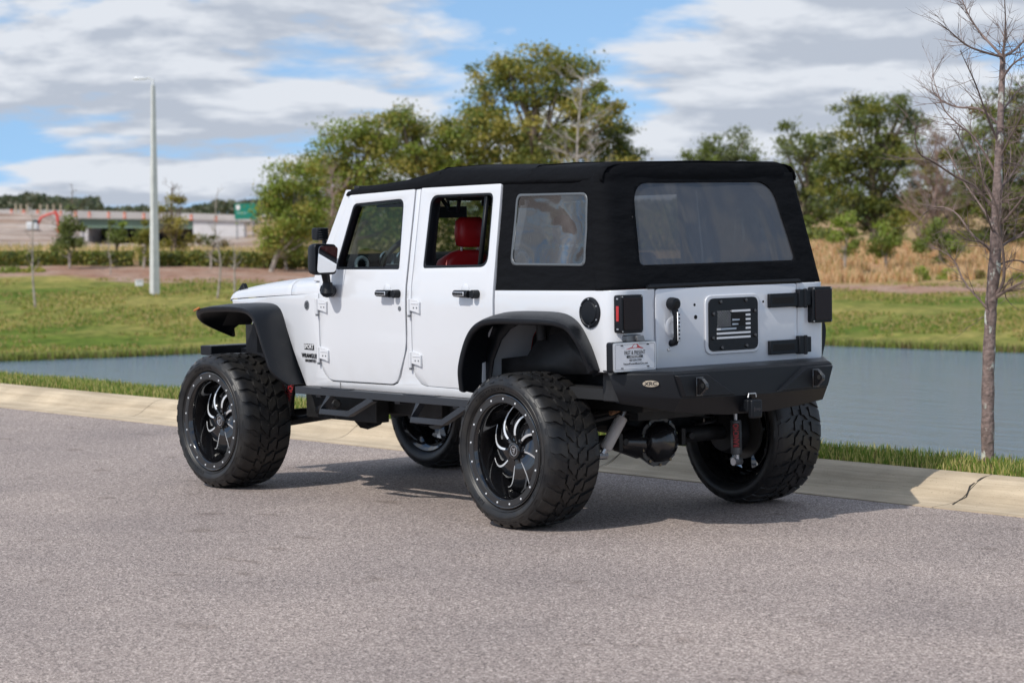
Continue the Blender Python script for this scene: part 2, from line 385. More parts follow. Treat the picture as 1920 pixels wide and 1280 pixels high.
kp = [(-1.30, -.06), (-1.30, .006), (-1.33, .008), (-1.42, .010), (-1.50, .018), (-1.56, .040), (-1.62, .080), (-1.68, .118), (-1.74, .140), (-1.80, .150), (-1.83, .148), (-1.845, .135), (-1.85, -.1)]
joints = [-.98, 2.07, 5.12, 8.17, 11.22, 14.3, -4.03]
bm = B()
edges_ = sorted(joints+[-40, 120]+[-7.1, 17.3, 20.3])
for a, b in zip(edges_, edges_[1:]):
    g = .004; n = max(1, int((b-a)/1.0)); xs = frange(a+g, b-g, (b-a-2*g)/n)
    V = [[bm.verts.new((x, y, z+.002*noise.noise(Vector((x*.8, y*4, 0))))) for y, z in kp] for x in xs]
    for p, q in zip(V, V[1:]):
        for k in range(len(kp)-1): bm.faces.new((p[k], p[k+1], q[k+1], q[k]))
    for e in (V[0], V[-1]): bm.faces.new(e)
link('kerb', bm, CONC, ang=50)['kind'] = 'structure'
# crack in the kerb (a narrow dark opening with a broken lip)
bm = B()
cr = [(-1.02, -1.42), (-.985, -1.50), (-1.0, -1.56), (-.96, -1.64), (-.975, -1.72), (-.97, -1.82)]
def kz(y): return interp(-y, [(-a, b) for a, b in kp[1:12]])
def strip(bm, pts, w, dz):
    vs = []
    for i, (x, y) in enumerate(pts):
        ww = w*(.5+.5*math.sin(i*2.3+1)**2)
        vs.append((bm.verts.new((x-ww, y, kz(y)+dz)), bm.verts.new((x+ww, y, kz(y)+dz))))
    for a, b in zip(vs, vs[1:]): bm.faces.new((a[0], a[1], b[1], b[0]))
strip(bm, cr, .007, .004)
strip(bm, [(2.06, -1.36), (2.07, -1.46), (2.08, -1.55), (2.065, -1.65), (2.06, -1.75), (2.07, -1.82)], .005, .004)
link('kerb_crack', bm, mat('crack', (.03, .025, .02), .9))['kind'] = 'structure'

# pond
def water():
    m = bpy.data.materials.new('water'); m.use_nodes = True; nt = m.node_tree; N = nt.nodes; L = nt.links; bs = N['Principled BSDF']
    bs.inputs['Base Color'].default_value = (.10, .165, .225, 1); bs.inputs['Roughness'].default_value = .10; bs.inputs['IOR'].default_value = 1.33; bs.inputs['Specular IOR Level'].default_value = .8
    g = nn(N, 'ShaderNodeTexCoord'); mpn = nn(N, 'ShaderNodeMapping'); mpn.inputs['Rotation'].default_value = (0, 0, -YAW); mpn.inputs['Scale'].default_value = (.16, 1, 1); L.new(g.outputs['Object'], mpn.inputs[0])
    n = nn(N, 'ShaderNodeTexNoise'); n.inputs['Scale'].default_value = 3.2; n.inputs['Detail'].default_value = 7; n.inputs['Roughness'].default_value = .6; L.new(mpn.outputs[0], n.inputs['Vector'])
    bp = nn(N, 'ShaderNodeBump'); bp.inputs['Strength'].default_value = 1; bp.inputs['Distance'].default_value = .10; L.new(n.outputs['Fac'], bp.inputs['Height']); L.new(bp.outputs[0], bs.inputs['Normal'])
    return m
bm = B()
vs = [bm.verts.new((*wxy(X, D), WATER)) for X, D in ((-70, 8), (70, 8), (70, 95), (-70, 95))]
# the near bank rises above this sheet, so only the open pond shows
bm.faces.new(vs); link('pond_water', bm, water())['kind'] = 'structure'

# near grass: blades on the verge behind the kerb
def grass_blades(name, label, pts, h, wdt, cols_, lean=.5, seed=3):
    rg = random.Random(seed); bm = B()
    for (x, y, z) in pts:
        a = rg.uniform(0, 2*math.pi); hh = h*rg.uniform(.5, 1.3); l = rg.uniform(0, lean)*hh; b = rg.uniform(0, 2*math.pi); ww = wdt*rg.uniform(.6, 1.3)
        d = Vector((math.cos(a), math.sin(a), 0))*ww; e = Vector((math.cos(b), math.sin(b), 0))*l; p = Vector((x, y, z-.01))
        v = [bm.verts.new(p-d), bm.verts.new(p+d), bm.verts.new(p+d*.7+e*.4+Vector((0, 0, hh*.6))), bm.verts.new(p-d*.7+e*.4+Vector((0, 0, hh*.6))), bm.verts.new(p+e+Vector((0, 0, hh)))]
        mi = rg.choices(range(len(cols_)), [c[1] for c in cols_])[0]
        bm.faces.new(v[:4]).material_index = mi; bm.faces.new((v[3], v[2], v[4])).material_index = mi
    me = bpy.data.meshes.new(name); bm.to_mesh(me); bm.free()
    for c, _ in cols_: me.materials.append(c)
    o = bpy.data.objects.new(name, me); col.objects.link(o); tag(o, label, 'grass', kind='stuff'); return o
def leafmat(name, c, tr=.35, rough=.55):
    m = bpy.data.materials.new(name); m.use_nodes = True; nt = m.node_tree; N = nt.nodes; b = N['Principled BSDF']
    b.inputs['Base Color'].default_value = (*c, 1); b.inputs['Roughness'].default_value = rough; b.inputs['Specular IOR Level'].default_value = .3
    t = nn(N, 'ShaderNodeBsdfTranslucent'); t.inputs[0].default_value = (c[0]*1.3, c[1]*1.4, c[2]*.7, 1)
    x = nn(N, 'ShaderNodeMixShader'); x.inputs[0].default_value = tr; nt.links.new(b.outputs[0], x.inputs[1]); nt.links.new(t.outputs[0], x.inputs[2]); nt.links.new(x.outputs[0], N['Material Output'].inputs[0])
    return m
GR = [(leafmat('blade_green', (.10, .17, .028)), 4), (leafmat('blade_lime', (.20, .27, .05)), 3), (leafmat('blade_straw', (.55, .46, .20)), 3.2), (leafmat('blade_brown', (.22, .15, .08)), .8)]
pts = []
rg = random.Random(11)
for i in range(52000):
    x = rg.uniform(-4.5, 17); y = -1.825-abs(rg.gauss(0, .34)) if rg.random() < .75 else rg.uniform(-1.83, -2.75)
    if y < -3: continue
    pts.append((x, y, verge_h(x, y) if y < -1.86 else .135))
grass_blades('verge_grass', 'short green and straw coloured grass on the verge between kerb and pond', pts, .060, .0035, GR)

# ================================================================= THE CAR (x forward, y to its left, z up; rear axle at x=0)
PAINT = mat('white_paint', (.68, .69, .715), .15, coat=.9, spec=.5)
def paint_coat():
    nt = PAINT.node_tree; N = nt.nodes; L = nt.links; b = N['Principled BSDF']; g = nn(N, 'ShaderNodeTexCoord')
    n = nn(N, 'ShaderNodeTexNoise'); n.inputs['Scale'].default_value = 2.6; n.inputs['Detail'].default_value = 2; L.new(g.outputs['Object'], n.inputs['Vector'])
    bp = nn(N, 'ShaderNodeBump'); bp.inputs['Distance'].default_value = .012; L.new(n.outputs['Fac'], bp.inputs['Height']); L.new(bp.outputs[0], b.inputs['Coat Normal'])
    # thin road film on the lowest panels
    sp = nn(N, 'ShaderNodeSeparateXYZ'); L.new(g.outputs['Object'], sp.inputs[0]); mr = nn(N, 'ShaderNodeMapRange'); mr.inputs[1].default_value = .98; mr.inputs[2].default_value = .66; mr.inputs[3].default_value = 0; mr.inputs[4].default_value = .30; L.new(sp.outputs['Z'], mr.inputs[0])
    n2 = nn(N, 'ShaderNodeTexNoise'); n2.inputs['Scale'].default_value = 9; n2.inputs['Detail'].default_value = 6; L.new(g.outputs['Object'], n2.inputs['Vector'])
    mu = nn(N, 'ShaderNodeMath', operation='MULTIPLY'); L.new(mr.outputs[0], mu.inputs[0]); L.new(n2.outputs['Fac'], mu.inputs[1])
    q = nn(N, 'ShaderNodeMixRGB'); L.new(mu.outputs[0], q.inputs[0]); q.inputs[1].default_value = b.inputs['Base Color'].default_value[:]; q.inputs[2].default_value = (.42, .38, .33, 1); L.new(q.outputs[0], b.inputs['Base Color'])
paint_coat()
PLAST = mat('black_plastic', (.0065, .0078, .0105), .40, spec=.28, bump=.0006, bscale=500)
GLOSSB = mat('gloss_black', (.006, .006, .007), .12, coat=1)
STEEL = mat('textured_black_steel', (.006, .007, .0095), .40, spec=.32, bump=.0009, bscale=380)
RUB = mat('rubber', (.010, .010, .011), .5, var=.25, vscale=20, bump=.0005, bscale=300)
RUBT = mat('tread_rubber', (.009, .0095, .011), .42, spec=.42, c2=(.026, .024, .022), vscale=11, bump=.0006, bscale=240)
DARK = mat('dark_gap', (.006, .006, .006), .9)
UNDER = mat('undercoat', (.015, .015, .016), .6, var=.4, vscale=9, bump=.001, bscale=60)
CHROME = mat('milled_aluminium', (.80, .81, .82), .42, metal=.55)
SILVER = mat('silver_metal', (.62, .62, .63), .35, metal=.9)
GREY = mat('grey_metal', (.22, .23, .24), .45, metal=.6)
WHITE = mat('white_enamel', (.75, .75, .76), .4)
RED = mat('red_leather', (.52, .018, .022), .42, bump=.0008, bscale=220)
REDL = mat('red_lens', (.45, .012, .016), .15, coat=1)
REDT = mat('red_label', (.50, .03, .04), .4)
INTB = mat('interior_black', (.014, .014, .015), .65, bump=.0005, bscale=300)
LENS = mat('smoked_lens', (.012, .006, .006), .25, spec=.25)
STEPM = mat('sunlit_step_steel', (.022, .025, .031), .42, bump=.0008, bscale=380)  # black steel lightened in colour for the sun on the step
BLKTXT = mat('black_letters', (.01, .01, .012), .4)
AMBER = mat('amber_lens', (.45, .16, .03), .25)
GOLD = mat('badge_brass', (.50, .42, .32), .35, metal=.4)
RUST = mat('rusty_bracket', (.20, .10, .05), .8, var=.4, vscale=30)
def fabric():
    m = mat('soft_top_canvas', (.0045, .005, .0065), .85, spec=.12); nt = m.node_tree; N = nt.nodes; L = nt.links; b = N['Principled BSDF']
    g = nn(N, 'ShaderNodeTexCoord')
    w1 = nn(N, 'ShaderNodeTexNoise'); w1.inputs['Scale'].default_value = 420; w1.inputs['Detail'].default_value = 2; L.new(g.outputs['Object'], w1.inputs['Vector'])
    w2 = nn(N, 'ShaderNodeTexNoise'); w2.inputs['Scale'].default_value = 4.5; w2.inputs['Detail'].default_value = 3
    mpn = nn(N, 'ShaderNodeMapping'); mpn.inputs['Scale'].default_value = (1, 1, 2.5); L.new(g.outputs['Object'], mpn.inputs[0]); L.new(mpn.outputs[0], w2.inputs['Vector'])
    b1 = nn(N, 'ShaderNodeBump'); b1.inputs['Distance'].default_value = .0007; L.new(w1.outputs['Fac'], b1.inputs['Height'])
    b2 = nn(N, 'ShaderNodeBump'); b2.inputs['Distance'].default_value = .024; L.new(w2.outputs['Fac'], b2.inputs['Height']); L.new(b1.outputs[0], b2.inputs['Normal']); L.new(b2.outputs[0], b.inputs['Normal'])
    return m
CANVAS = fabric()
def glass(name, tint, refl=1.0, haze=0, hc=(.5, .55, .6), wave=0, wscale=3, rough=.02, st=(1, 1, 1), boost=1.0):
    m = bpy.data.materials.new(name); m.use_nodes = True; nt = m.node_tree; N = nt.nodes; L = nt.links; N.clear()
    o = nn(N, 'ShaderNodeOutputMaterial'); tr = nn(N, 'ShaderNodeBsdfTransparent'); tr.inputs[0].default_value = (*tint, 1)
    gl = nn(N, 'ShaderNodeBsdfGlossy'); gl.inputs['Roughness'].default_value = rough; gl.inputs['Color'].default_value = (refl, refl, refl, 1)
    fr = nn(N, 'ShaderNodeFresnel'); gm = nn(N, 'ShaderNodeNewGeometry'); mr = nn(N, 'ShaderNodeMapRange'); mr.inputs[3].default_value = 1.52; mr.inputs[4].default_value = 1/1.52; L.new(gm.outputs['Backfacing'], mr.inputs[0]); L.new(mr.outputs[0], fr.inputs[0])
    if wave:
        g = nn(N, 'ShaderNodeTexCoord'); mpn = nn(N, 'ShaderNodeMapping'); mpn.inputs['Scale'].default_value = st; mpn.inputs['Rotation'].default_value = (R(20), R(25), 0)
        n = nn(N, 'ShaderNodeTexNoise'); n.inputs['Scale'].default_value = wscale; n.inputs['Detail'].default_value = 2.5; n.inputs['Distortion'].default_value = .8; n.inputs['Roughness'].default_value = .4
        L.new(g.outputs['Object'], mpn.inputs[0]); L.new(mpn.outputs[0], n.inputs['Vector'])
        bp = nn(N, 'ShaderNodeBump'); bp.inputs['Distance'].default_value = wave; L.new(n.outputs['Fac'], bp.inputs['Height'])
        L.new(bp.outputs[0], gl.inputs['Normal']); L.new(bp.outputs[0], fr.inputs['Normal'])
    bo = nn(N, 'ShaderNodeMath', operation='MULTIPLY', use_clamp=True); bo.inputs[1].default_value = boost; L.new(fr.outputs[0], bo.inputs[0])
    mx = nn(N, 'ShaderNodeMixShader'); L.new(bo.outputs[0], mx.inputs[0]); L.new(tr.outputs[0], mx.inputs[1]); L.new(gl.outputs[0], mx.inputs[2]); cur = mx.outputs[0]
    if haze:
        df = nn(N, 'ShaderNodeBsdfDiffuse'); df.inputs[0].default_value = (*hc, 1); m2 = nn(N, 'ShaderNodeMixShader'); m2.inputs[0].default_value = haze
        L.new(cur, m2.inputs[1]); L.new(df.outputs[0], m2.inputs[2]); cur = m2.outputs[0]
    L.new(cur, o.inputs[0]); return m
CLEAR = glass('clear_glass', (.66, .76, .72), .55)
TINT = glass('tinted_glass', (.22, .20, .19), .9)
VINYL = glass('clear_vinyl', (.13, .13, .15), 1.0, haze=.04, hc=(.3, .3, .3), wave=.15, wscale=1.5, rough=.09, boost=2.3)
VINYLR = glass('clear_vinyl_rear', (.14, .14, .14), 1.0, haze=.30, hc=(.20, .21, .235), wave=.05, wscale=1.6, rough=.14, st=(1, 1.2, .35), boost=1.6)
MIRR = mat('mirror_glass', (.8, .82, .84), .03, metal=1)

CAR = empty('off_road_car', (0, 0, 0), 0, 'lifted white four-door off-road car with black canvas top, parked beside the kerb', 'car')
def text(name, s, size, loc, face, m, parent, depth=.0015, offset=0.0, sx=1.0, shear=0, spacing=1.0, align='CENTER', mesh_only=False):
    c = bpy.data.curves.new('t', 'FONT'); c.body = s; c.size = size; c.extrude = depth; c.offset = offset; c.align_x = align; c.align_y = 'CENTER'; c.shear = shear; c.space_character = spacing; c.resolution_u = 4
    o = bpy.data.objects.new('t', c); col.objects.link(o); bpy.context.view_layer.update()
    me = bpy.data.meshes.new_from_object(o.evaluated_get(bpy.context.evaluated_depsgraph_get())); bpy.data.objects.remove(o)
    me.name = name
    if mesh_only: return me
    me.materials.clear(); me.materials.append(m)
    o = bpy.data.objects.new(name, me); col.objects.link(o); o.parent = parent
    X, Y, Z = {'left': ((-1, 0, 0), (0, 0, 1), (0, 1, 0)), 'rear': ((0, -1, 0), (0, 0, 1), (-1, 0, 0))}[face]
    M = Matrix((X, Y, Z)).transposed().to_4x4() @ Matrix.Diagonal((sx, 1, 1, 1)); me.transform(M); me.transform(Matrix.Translation(loc)); return o

YS = [(.60, .766), (.66, .772), (.80, .781), (.95, .787), (1.15, .790), (1.22, .789), (1.28, .785), (1.86, .717), (1.95, .706)]
def ysd(z): return interp(z, YS)
def yfront(x): return max(0, x-2.06)**1.15*.135
def smap(s=1, d=0.0):
    return lambda x, z: Vector((x, s*(ysd(z)-yfront(x)+d), z))
ZC = (.72, .80, .88, .95, 1.02, 1.08, 1.15, 1.19, 1.22, 1.25, 1.28, 1.32)
XR = -.66
def path(xc, rad, xr, yy):           # footprint: side -> corner arc -> rear; s=x until xc, then arc length
    L = rad*math.pi/2
    def f(s):
        if s >= xc: return (s, yy)
        q = xc-s
        if q <= L: a = q/rad; return (xc-rad*math.sin(a), yy-rad+rad*math.cos(a))
        return (xc-rad, yy-rad-(q-L))
    return f
CR = .09; XC = XR+CR; ARC = CR*math.pi/2
def wrap(s=1, d=0.0):
    def f(u, z):
        y0 = ysd(z); x, y = path(XC, CR, XR, y0)(u)
        # push outward by d
        x2, y2 = path(XC, CR+d, XR-d, y0+d)(u) if False else (x, y)
        return Vector((x2, s*y2, z))
    return f
def S_END(y): return XC-ARC-(.787-CR-y)    # s coordinate of a rear-face y

def build_side(s):
    # fender, rocker and centre pillar
    P = [(.47, .668), (2.216, .666), (2.36, .88), (2.47, 1.06), (2.56, 1.118), (2.75, 1.135), (3.1, 1.125), (3.22, 1.10), (3.23, 1.165), (2.60, 1.199), (2.15, 1.222), (2.024, 1.228), (2.024, .82), (2.005, .765), (1.965, .722), (1.92, .704),
         (1.29, .709), (1.245, .722), (1.21, .76), (1.138, .925), (1.131, 1.02), (1.129, 1.30), (1.109, 1.835), (1.068, 1.838), (1.090, 1.30), (1.092, .83), (1.07, .765), (1.02, .725), (.97, .716), (.47, .712)]
    bm = B(); sheet(bm, P, zc=ZC, xc=frange(2.2, 3.2, .12), fmap=smap(s)); 
    o = link('side_frame', bm, PAINT, CAR, bev=.003, solid=.03, off=s*1 if False else 0, ang=30)
    bm = B()
    P = [(.322, 1.272), (.322, 1.11), (.25, 1.135), (.10, 1.147), (-.10, 1.15), (-.24, 1.145), (-.32, 1.122), (-.40, 1.06), (-.46, .97), (-.525, .857), (XC-ARC-(.697-(.514 if s > 0 else .546)), .857), (XC-ARC-(.697-(.514 if s > 0 else .546)), 1.287), (XC-ARC, 1.287), (XC, 1.283)]
    sheet(bm, P, zc=ZC, xc=frange(XC-ARC, XC, ARC/8), fmap=wrap(s)); link('quarter_panel', bm, PAINT, CAR, bev=.003, solid=.024, off=0, ang=30)
    # doors
    D1 = rpoly([(2.014, 1.352), (2.014, .71), (1.255, .715), (1.147, .93), (1.145, 1.29), (1.122, 1.838), (1.772, 1.812), (1.995, 1.362)], [.01, .14, .10, .25, 0, .012, .03, .03], 8)
    W1 = rpoly([(1.862, 1.372), (1.218, 1.378), (1.222, 1.787), (1.722, 1.762)], [.02, .015, .05, .05], 5)
    D2 = rpoly([(1.082, 1.29), (1.084, .72), (.44, .716), (.44, .95), (.335, 1.13), (.330, 1.856), (1.060, 1.843)], [0, .14, .01, .1, .02, .012, .012], 8)
    W2 = rpoly([(.992, 1.386), (.397, 1.398), (.392, 1.808), (.966, 1.802)], [.02, .07, .04, .07], 6)
    for D, W, side_i in ((D1, W1, 0), (D2, W2, 1)):
        bm = B(); sheet(bm, D, [W], zc=ZC+tuple(frange(1.36, 1.82, .06)), fmap=smap(s, .001)); d = link('door', bm, PAINT, CAR, bev=.004, solid=.03, off=0, ang=28)
        d['label'] = 'front door' if side_i == 0 else 'rear door'
        # black seal frame
        W_in = [((x-sum(p[0] for p in W)/len(W))*.955+sum(p[0] for p in W)/len(W), (z-sum(p[1] for p in W)/len(W))*.93+sum(p[1] for p in W)/len(W)) for x, z in W]
        W_out = [((x-sum(p[0] for p in W)/len(W))*1.012+sum(p[0] for p in W)/len(W), (z-sum(p[1] for p in W)/len(W))*1.02+sum(p[1] for p in W)/len(W)) for x, z in W]
        bm = B(); sheet(bm, W_out, [W_in], fmap=smap(s, -.012)); link('window_seal', bm, PLAST, d, solid=.05, off=0, bev=.003)
        if side_i == 0: g = (W_in, CLEAR)
        else:
            g = None
            bm = B(); sheet(bm, [(.480, 1.39), (.500, 1.39), (.482, 1.812), (.462, 1.812)], fmap=smap(s, -.004)); link('window_divider', bm, GREY if False else PLAST, d, solid=.02, off=0)
            bm = B(); sheet(bm, [(.485, 1.40), (.40, 1.405), (.398, 1.80), (.467, 1.80)], fmap=smap(s, -.018)); link('quarter_window', bm, TINT, d)
        if g: bm = B(); sheet(bm, g[0], fmap=smap(s, -.02)); link('window_pane', bm, g[1], d)
        # handle
        hx, hz = (1.285, 1.240) if side_i == 0 else (.545, 1.250)
        y0 = s*(ysd(hz)+.014)
        bm = B(); lathe(bm, [(0, .0), (0, .030), (.006, .036), (.010, .030), (.010, 0)], 24, 'y', (hx+.035, y0-.004 if s > 0 else y0-.006, hz+.02)); link('handle_recess', bm, PAINT, d, smooth=True)
        bm = B(); tube(bm, [(hx-.075, y0, hz), (hx-.075, y0+s*.045, hz)], .024, 16); tube(bm, [(hx-.04, y0+s*.035, hz), (hx+.085, y0+s*.040, hz+.002)], [.022, .019], 12); tube(bm, [(hx+.065, y0, hz), (hx+.065, y0+s*.03, hz)], .014, 8)
        h = link('door_handle', bm, PLAST, d, bev=.003)
        bm = B(); box(bm, (hx+.028, y0+s*.058, hz+.001), (.098, .006, .024)); hb = link('handle_trim', bm, SILVER, d, bev=.008)
        bm = B()
        for k in range(6): lathe(bm, [(0, .0075), (.0012*s, .0075), (.0012*s, 0)], 10, 'y', (hx-.008+k*.0155, y0+s*.0612, hz+.001))
        link_each('handle_hole', bm, DARK, d)
        if side_i == 0:
            bm = B(); lathe(bm, [(0, .014), (s*.004, .013), (s*.004, 0)], 20, 'y', (1.197, s*(ysd(1.155)+.016), 1.155)); link('key_lock', bm, GREY, d)
        # hinges
        for (ax, az) in (((2.0, 1.150), (2.0, .858)) if side_i == 0 else ((1.07, 1.165), (1.07, .862))):
            yb = s*(ysd(az)+.0165); bm = B()
            prism(bm, [(ax-.045, az-.028), (ax-.115, az-.045) if False else (ax-.075, az-.036), (ax-.075, az+.030), (ax-.055, az+.042), (ax+.02, az+.052), (ax+.02, az-.018)], .013, XZ(yb+(.013*s if s > 0 else 0), 1) if s > 0 else XZ(yb, 1))
            tube(bm, [(ax+.022, yb+s*.012, az-.045), (ax+.022, yb+s*.012, az+.048)], .011, 10)
            box(bm, (ax-.035, yb+s*.013, az+.022), (.07, .006, .006))
            hg = link('door_hinge', bm, PAINT, d, bev=.002)
            bm = B()
            for k in (0, 1): lathe(bm, [(0, .005), (s*.003, .004), (s*.003, 0)], 8, 'y', (ax-.025-k*.03, yb+s*.013, az-.002))
            tube(bm, [(ax+.022, yb+s*.012, az-.056), (ax+.022, yb+s*.012, az-.045)], .009, 8)
            link_each('hinge_bolt', bm, GREY, d)
for s in (1, -1): build_side(s)
# black seal strips and skins added so the panel gaps look shaded
for s in (1, -1):
    bm = B(); sheet(bm, [(1.235, .722), (1.20, .755), (1.150, .915), (1.146, 1.02), (1.146, 1.30), (1.124, 1.838), (1.107, 1.838), (1.127, 1.30), (1.129, 1.02), (1.135, .915), (1.185, .76), (1.225, .728)], zc=ZC, fmap=smap(s, .007)); link('door_gap_seal', bm, DARK, CAR)
for s in (1, -1):
    bm = B(); sheet(bm, [(.50, .70), (2.20, .70), (2.45, 1.0), (2.45, 1.15), (2.04, 1.19), (2.0, 1.22), (1.99, 1.33), (-.57, 1.26), (-.57, 1.17), (.36, 1.17), (.43, 1.05)], zc=ZC, fmap=smap(s, -.010)); link('gap_shade_skin', bm, DARK, CAR, solid=.01, off=0)
bm = B(); box(bm, (-.625, 0, 1.07), (.02, 1.30, .41)); link('rear_gap_shade_skin', bm, DARK, CAR)
bm = B(); box(bm, (.80, 0, .735), (2.75, 1.48, .06)); link('floor_pan', bm, INTB, CAR)
bm = B(); box(bm, (-.45, 0, .93), (.38, 1.0, .05)); link('cargo_floor', bm, INTB, CAR)
# fender badge and writing
bm = B(); sheet(bm, rrect(2.090, .886, 2.212, .921, .001), xc=frange(2.1, 2.2, .02), fmap=lambda x, z: Vector((x, ysd(z)-yfront(x)+.0170, z))); link('badge_plate', bm, BLKTXT, CAR)
def follow(o, d):
    for v in o.data.vertices: v.co.y = ysd(v.co.z)-yfront(v.co.x)+d+(v.co.y-follow.y0)
    return o
follow.y0 = 0
follow(text('sport_badge', 'SPORT', .036, (2.150, 0, .9035), 'left', WHITE, CAR, .0008, .0008, 1.05, .12, 1.06), .0190)
follow(text('model_lettering', 'WRANGLER', .037, (2.146, 0, .848), 'left', BLKTXT, CAR, .0015, .0005, .98, 0, 1.05), .0172)
follow(text('trim_lettering', 'UNLIMITED', .024, (2.140, 0, .818), 'left', BLKTXT, CAR, .0015, .0002, 1.05, 0, 1.08), .0172)
bm = B(); lathe(bm, [(.0, .030), (.004, .028), (.004, 0)], 28, 'y', (2.158, ysd(1.155)-yfront(2.158)+.014, 1.155)); ro = link('round_badge', bm, GREY, CAR)
bm = B()
for k, (a, b_) in enumerate(((-.004, .016), (.003, .008), (.0, 0), (-.003, -.008), (.004, -.016))): box(bm, (2.158+a, ysd(1.155)-yfront(2.158)+.0195, 1.155+b_), (.026-.003*abs(k-2), .002, .004))
link_each('badge_relief', bm, BLKTXT, ro)
bm = B(); box(bm, (1.832, ysd(.68)+.0152, .683), (.003, .002, .036)); link('panel_seam', bm, DARK, CAR)

# hood, cowl, grille
def hsec(x):
    t = (x-2.03)/(3.30-2.03); hw = ysd(1.2)-yfront(x)-.004; zs = 1.228-.048*t-.012*t*t; zt = 1.352-.075*t-.045*t**2.5
    out = []
    for f, g in ((1, 0), (.997, .25), (.985, .5), (.95, .72), (.88, .86), (.75, .93), (.5, .975), (.25, .99), (0, 1)): out.append((hw*f, zs+(zt-zs)*g))
    return [Vector((x, y, z)) for y, z in out]+[Vector((x, -y, z)) for y, z in out[-2::-1]]
bm = B(); loft(bm, [hsec(x) for x in frange(2.405, 3.24, .07)]+[[p+Vector((dx_, 0, (1.15-p.z)*dz_)) for p in hsec(3.24)] for dx_, dz_ in ((.03, .12), (.045, .35), (.05, .7))]); link('hood', bm, PAINT, CAR, bev=.003, ang=40, solid=.012)
bm = B(); loft(bm, [hsec(x) for x in frange(2.035, 2.398, .06)]); link('cowl', bm, PAINT, CAR, bev=.002, ang=40, solid=.012)
bm = B(); box(bm, (2.6, 0, 1.0), (1.15, 1.0, .36)); link('engine_bay', bm, DARK, CAR)
bm = B(); box(bm, (3.27, 0, .98), (.07, .92, .36)); link('grille', bm, PAINT, CAR, bev=.02)
for s in (1, -1):
    bm = B(); box(bm, (3.235, s*.56, 1.195), (.055, .022, .10), Matrix.Rotation(R(38), 3, 'Y')); box(bm, (3.205, s*.565, 1.235), (.035, .03, .06), Matrix.Rotation(R(38), 3, 'Y')); box(bm, (3.25, s*.575, 1.165), (.03, .02, .04)); link('hood_latch', bm, PLAST, CAR, bev=.003)
# front bumper
bm = B(); box(bm, (3.51, 0, .83), (.13, 1.36, .062)); box(bm, (3.40, 0, .78), (.12, .9, .12)); link('front_bumper', bm, STEEL, CAR, bev=.006)

# windscreen frame
for s in (1, -1):
    bm = B()
    q = [(2.035, 1.30), (2.115, 1.30), (2.10, 1.345), (1.845, 1.848), (1.79, 1.842), (1.770, 1.82), (1.785, 1.80), (2.012, 1.352)]
    o_ = [Vector((x, s*(ysd(z)-.003), z)) for x, z in q]; i_ = [Vector((x, s*(ysd(z)-.065), z)) for x, z in q]
    loft(bm, [o_, i_], closed=True); bm.faces.new([v for v in bm.verts][:8]); bm.faces.new([v for v in bm.verts][8:][::-1])
    link('windscreen_pillar', bm, PAINT, CAR, bev=.006)
bm = B(); box(bm, (1.80, 0, 1.845), (.05, 1.34, .05)); link('windscreen_header', bm, INTB, CAR, bev=.006)
bm = B(); bm.faces.new([bm.verts.new(p) for p in ((2.09, .70, 1.33), (2.09, -.70, 1.33), (1.83, -.66, 1.84), (1.83, .66, 1.84))]); link('windscreen', bm, CLEAR, CAR, smooth=False)

# fender flares: loft of a body curve, a lip curve and the turned-down edge
def flare(name, body, lip, cen, s, m=PLAST):
    bm = B(); b = crv([(p[0], p[2] if len(p) > 2 else .775, p[1]) for p in body], 5); l = crv([(p[0], p[2] if len(p) > 2 else .95, p[1]) for p in lip], 5)
    n = min(len(b), len(l)); secs = []
    for i in range(n):
        Bp = b[i]; Lp = l[i]; cx, cz = cen; inn = Vector((cx-Lp.x, 0, cz-Lp.z)).normalized()
        mid = Bp.lerp(Lp, .55)-inn*.004; pts = [Bp, Bp.lerp(mid, .5), mid, Bp.lerp(Lp, .84)+inn*.000, Lp+inn*.008+Vector((0, .006, 0)), Lp+inn*.022+Vector((0, .008, 0)), Lp+inn*.036+Vector((0, .003, 0)), Lp+inn*.040+Vector((0, -.010, 0)), Lp+inn*.030+Vector((0, -.03, 0)), Bp.lerp(Lp, .4)+inn*.022, Bp+inn*.018+Vector((0, -.03, 0))]
        secs.append([Vector((p.x, s*p.y, p.z)) for p in pts])
    V = loft(bm, secs); 
    for e in (V[0], V[-1]): bm.faces.new(e)
    return link(name, bm, m, CAR, ang=60)
RB = [(.475, .695), (.465, .80), (.448, .93), (.415, 1.04), (.36, 1.115), (.27, 1.152), (.12, 1.167), (-.08, 1.171), (-.235, 1.167), (-.325, 1.145), (-.40, 1.095), (-.47, 1.005), (-.515, .93), (-.55, .865)]
RL = [(.485, .725, .93), (.470, .84), (.432, .955), (.372, 1.05), (.29, 1.108), (.19, 1.130), (.06, 1.138), (-.12, 1.138), (-.29, 1.137), (-.40, 1.128), (-.475, 1.10, .935), (-.53, 1.03, .915), (-.555, .945, .885), (-.56, .865, .855)]
FB = [(3.27, 1.02, .60), (3.22, 1.10, .61), (3.12, 1.138, .63), (2.97, 1.150, .66), (2.78, 1.157, .685), (2.62, 1.155, .70), (2.53, 1.132, .712), (2.48, 1.08, .722), (2.43, .985, .733), (2.37, .87, .745), (2.31, .755, .755), (2.25, .672, .765)]
FL = [(3.345, .945, .60), (3.30, 1.045, .84), (3.20, 1.112, .93), (3.05, 1.137), (2.88, 1.145), (2.72, 1.146), (2.585, 1.132), (2.50, 1.085), (2.44, .99), (2.375, .87), (2.305, .755, .945), (2.235, .675, .88)]
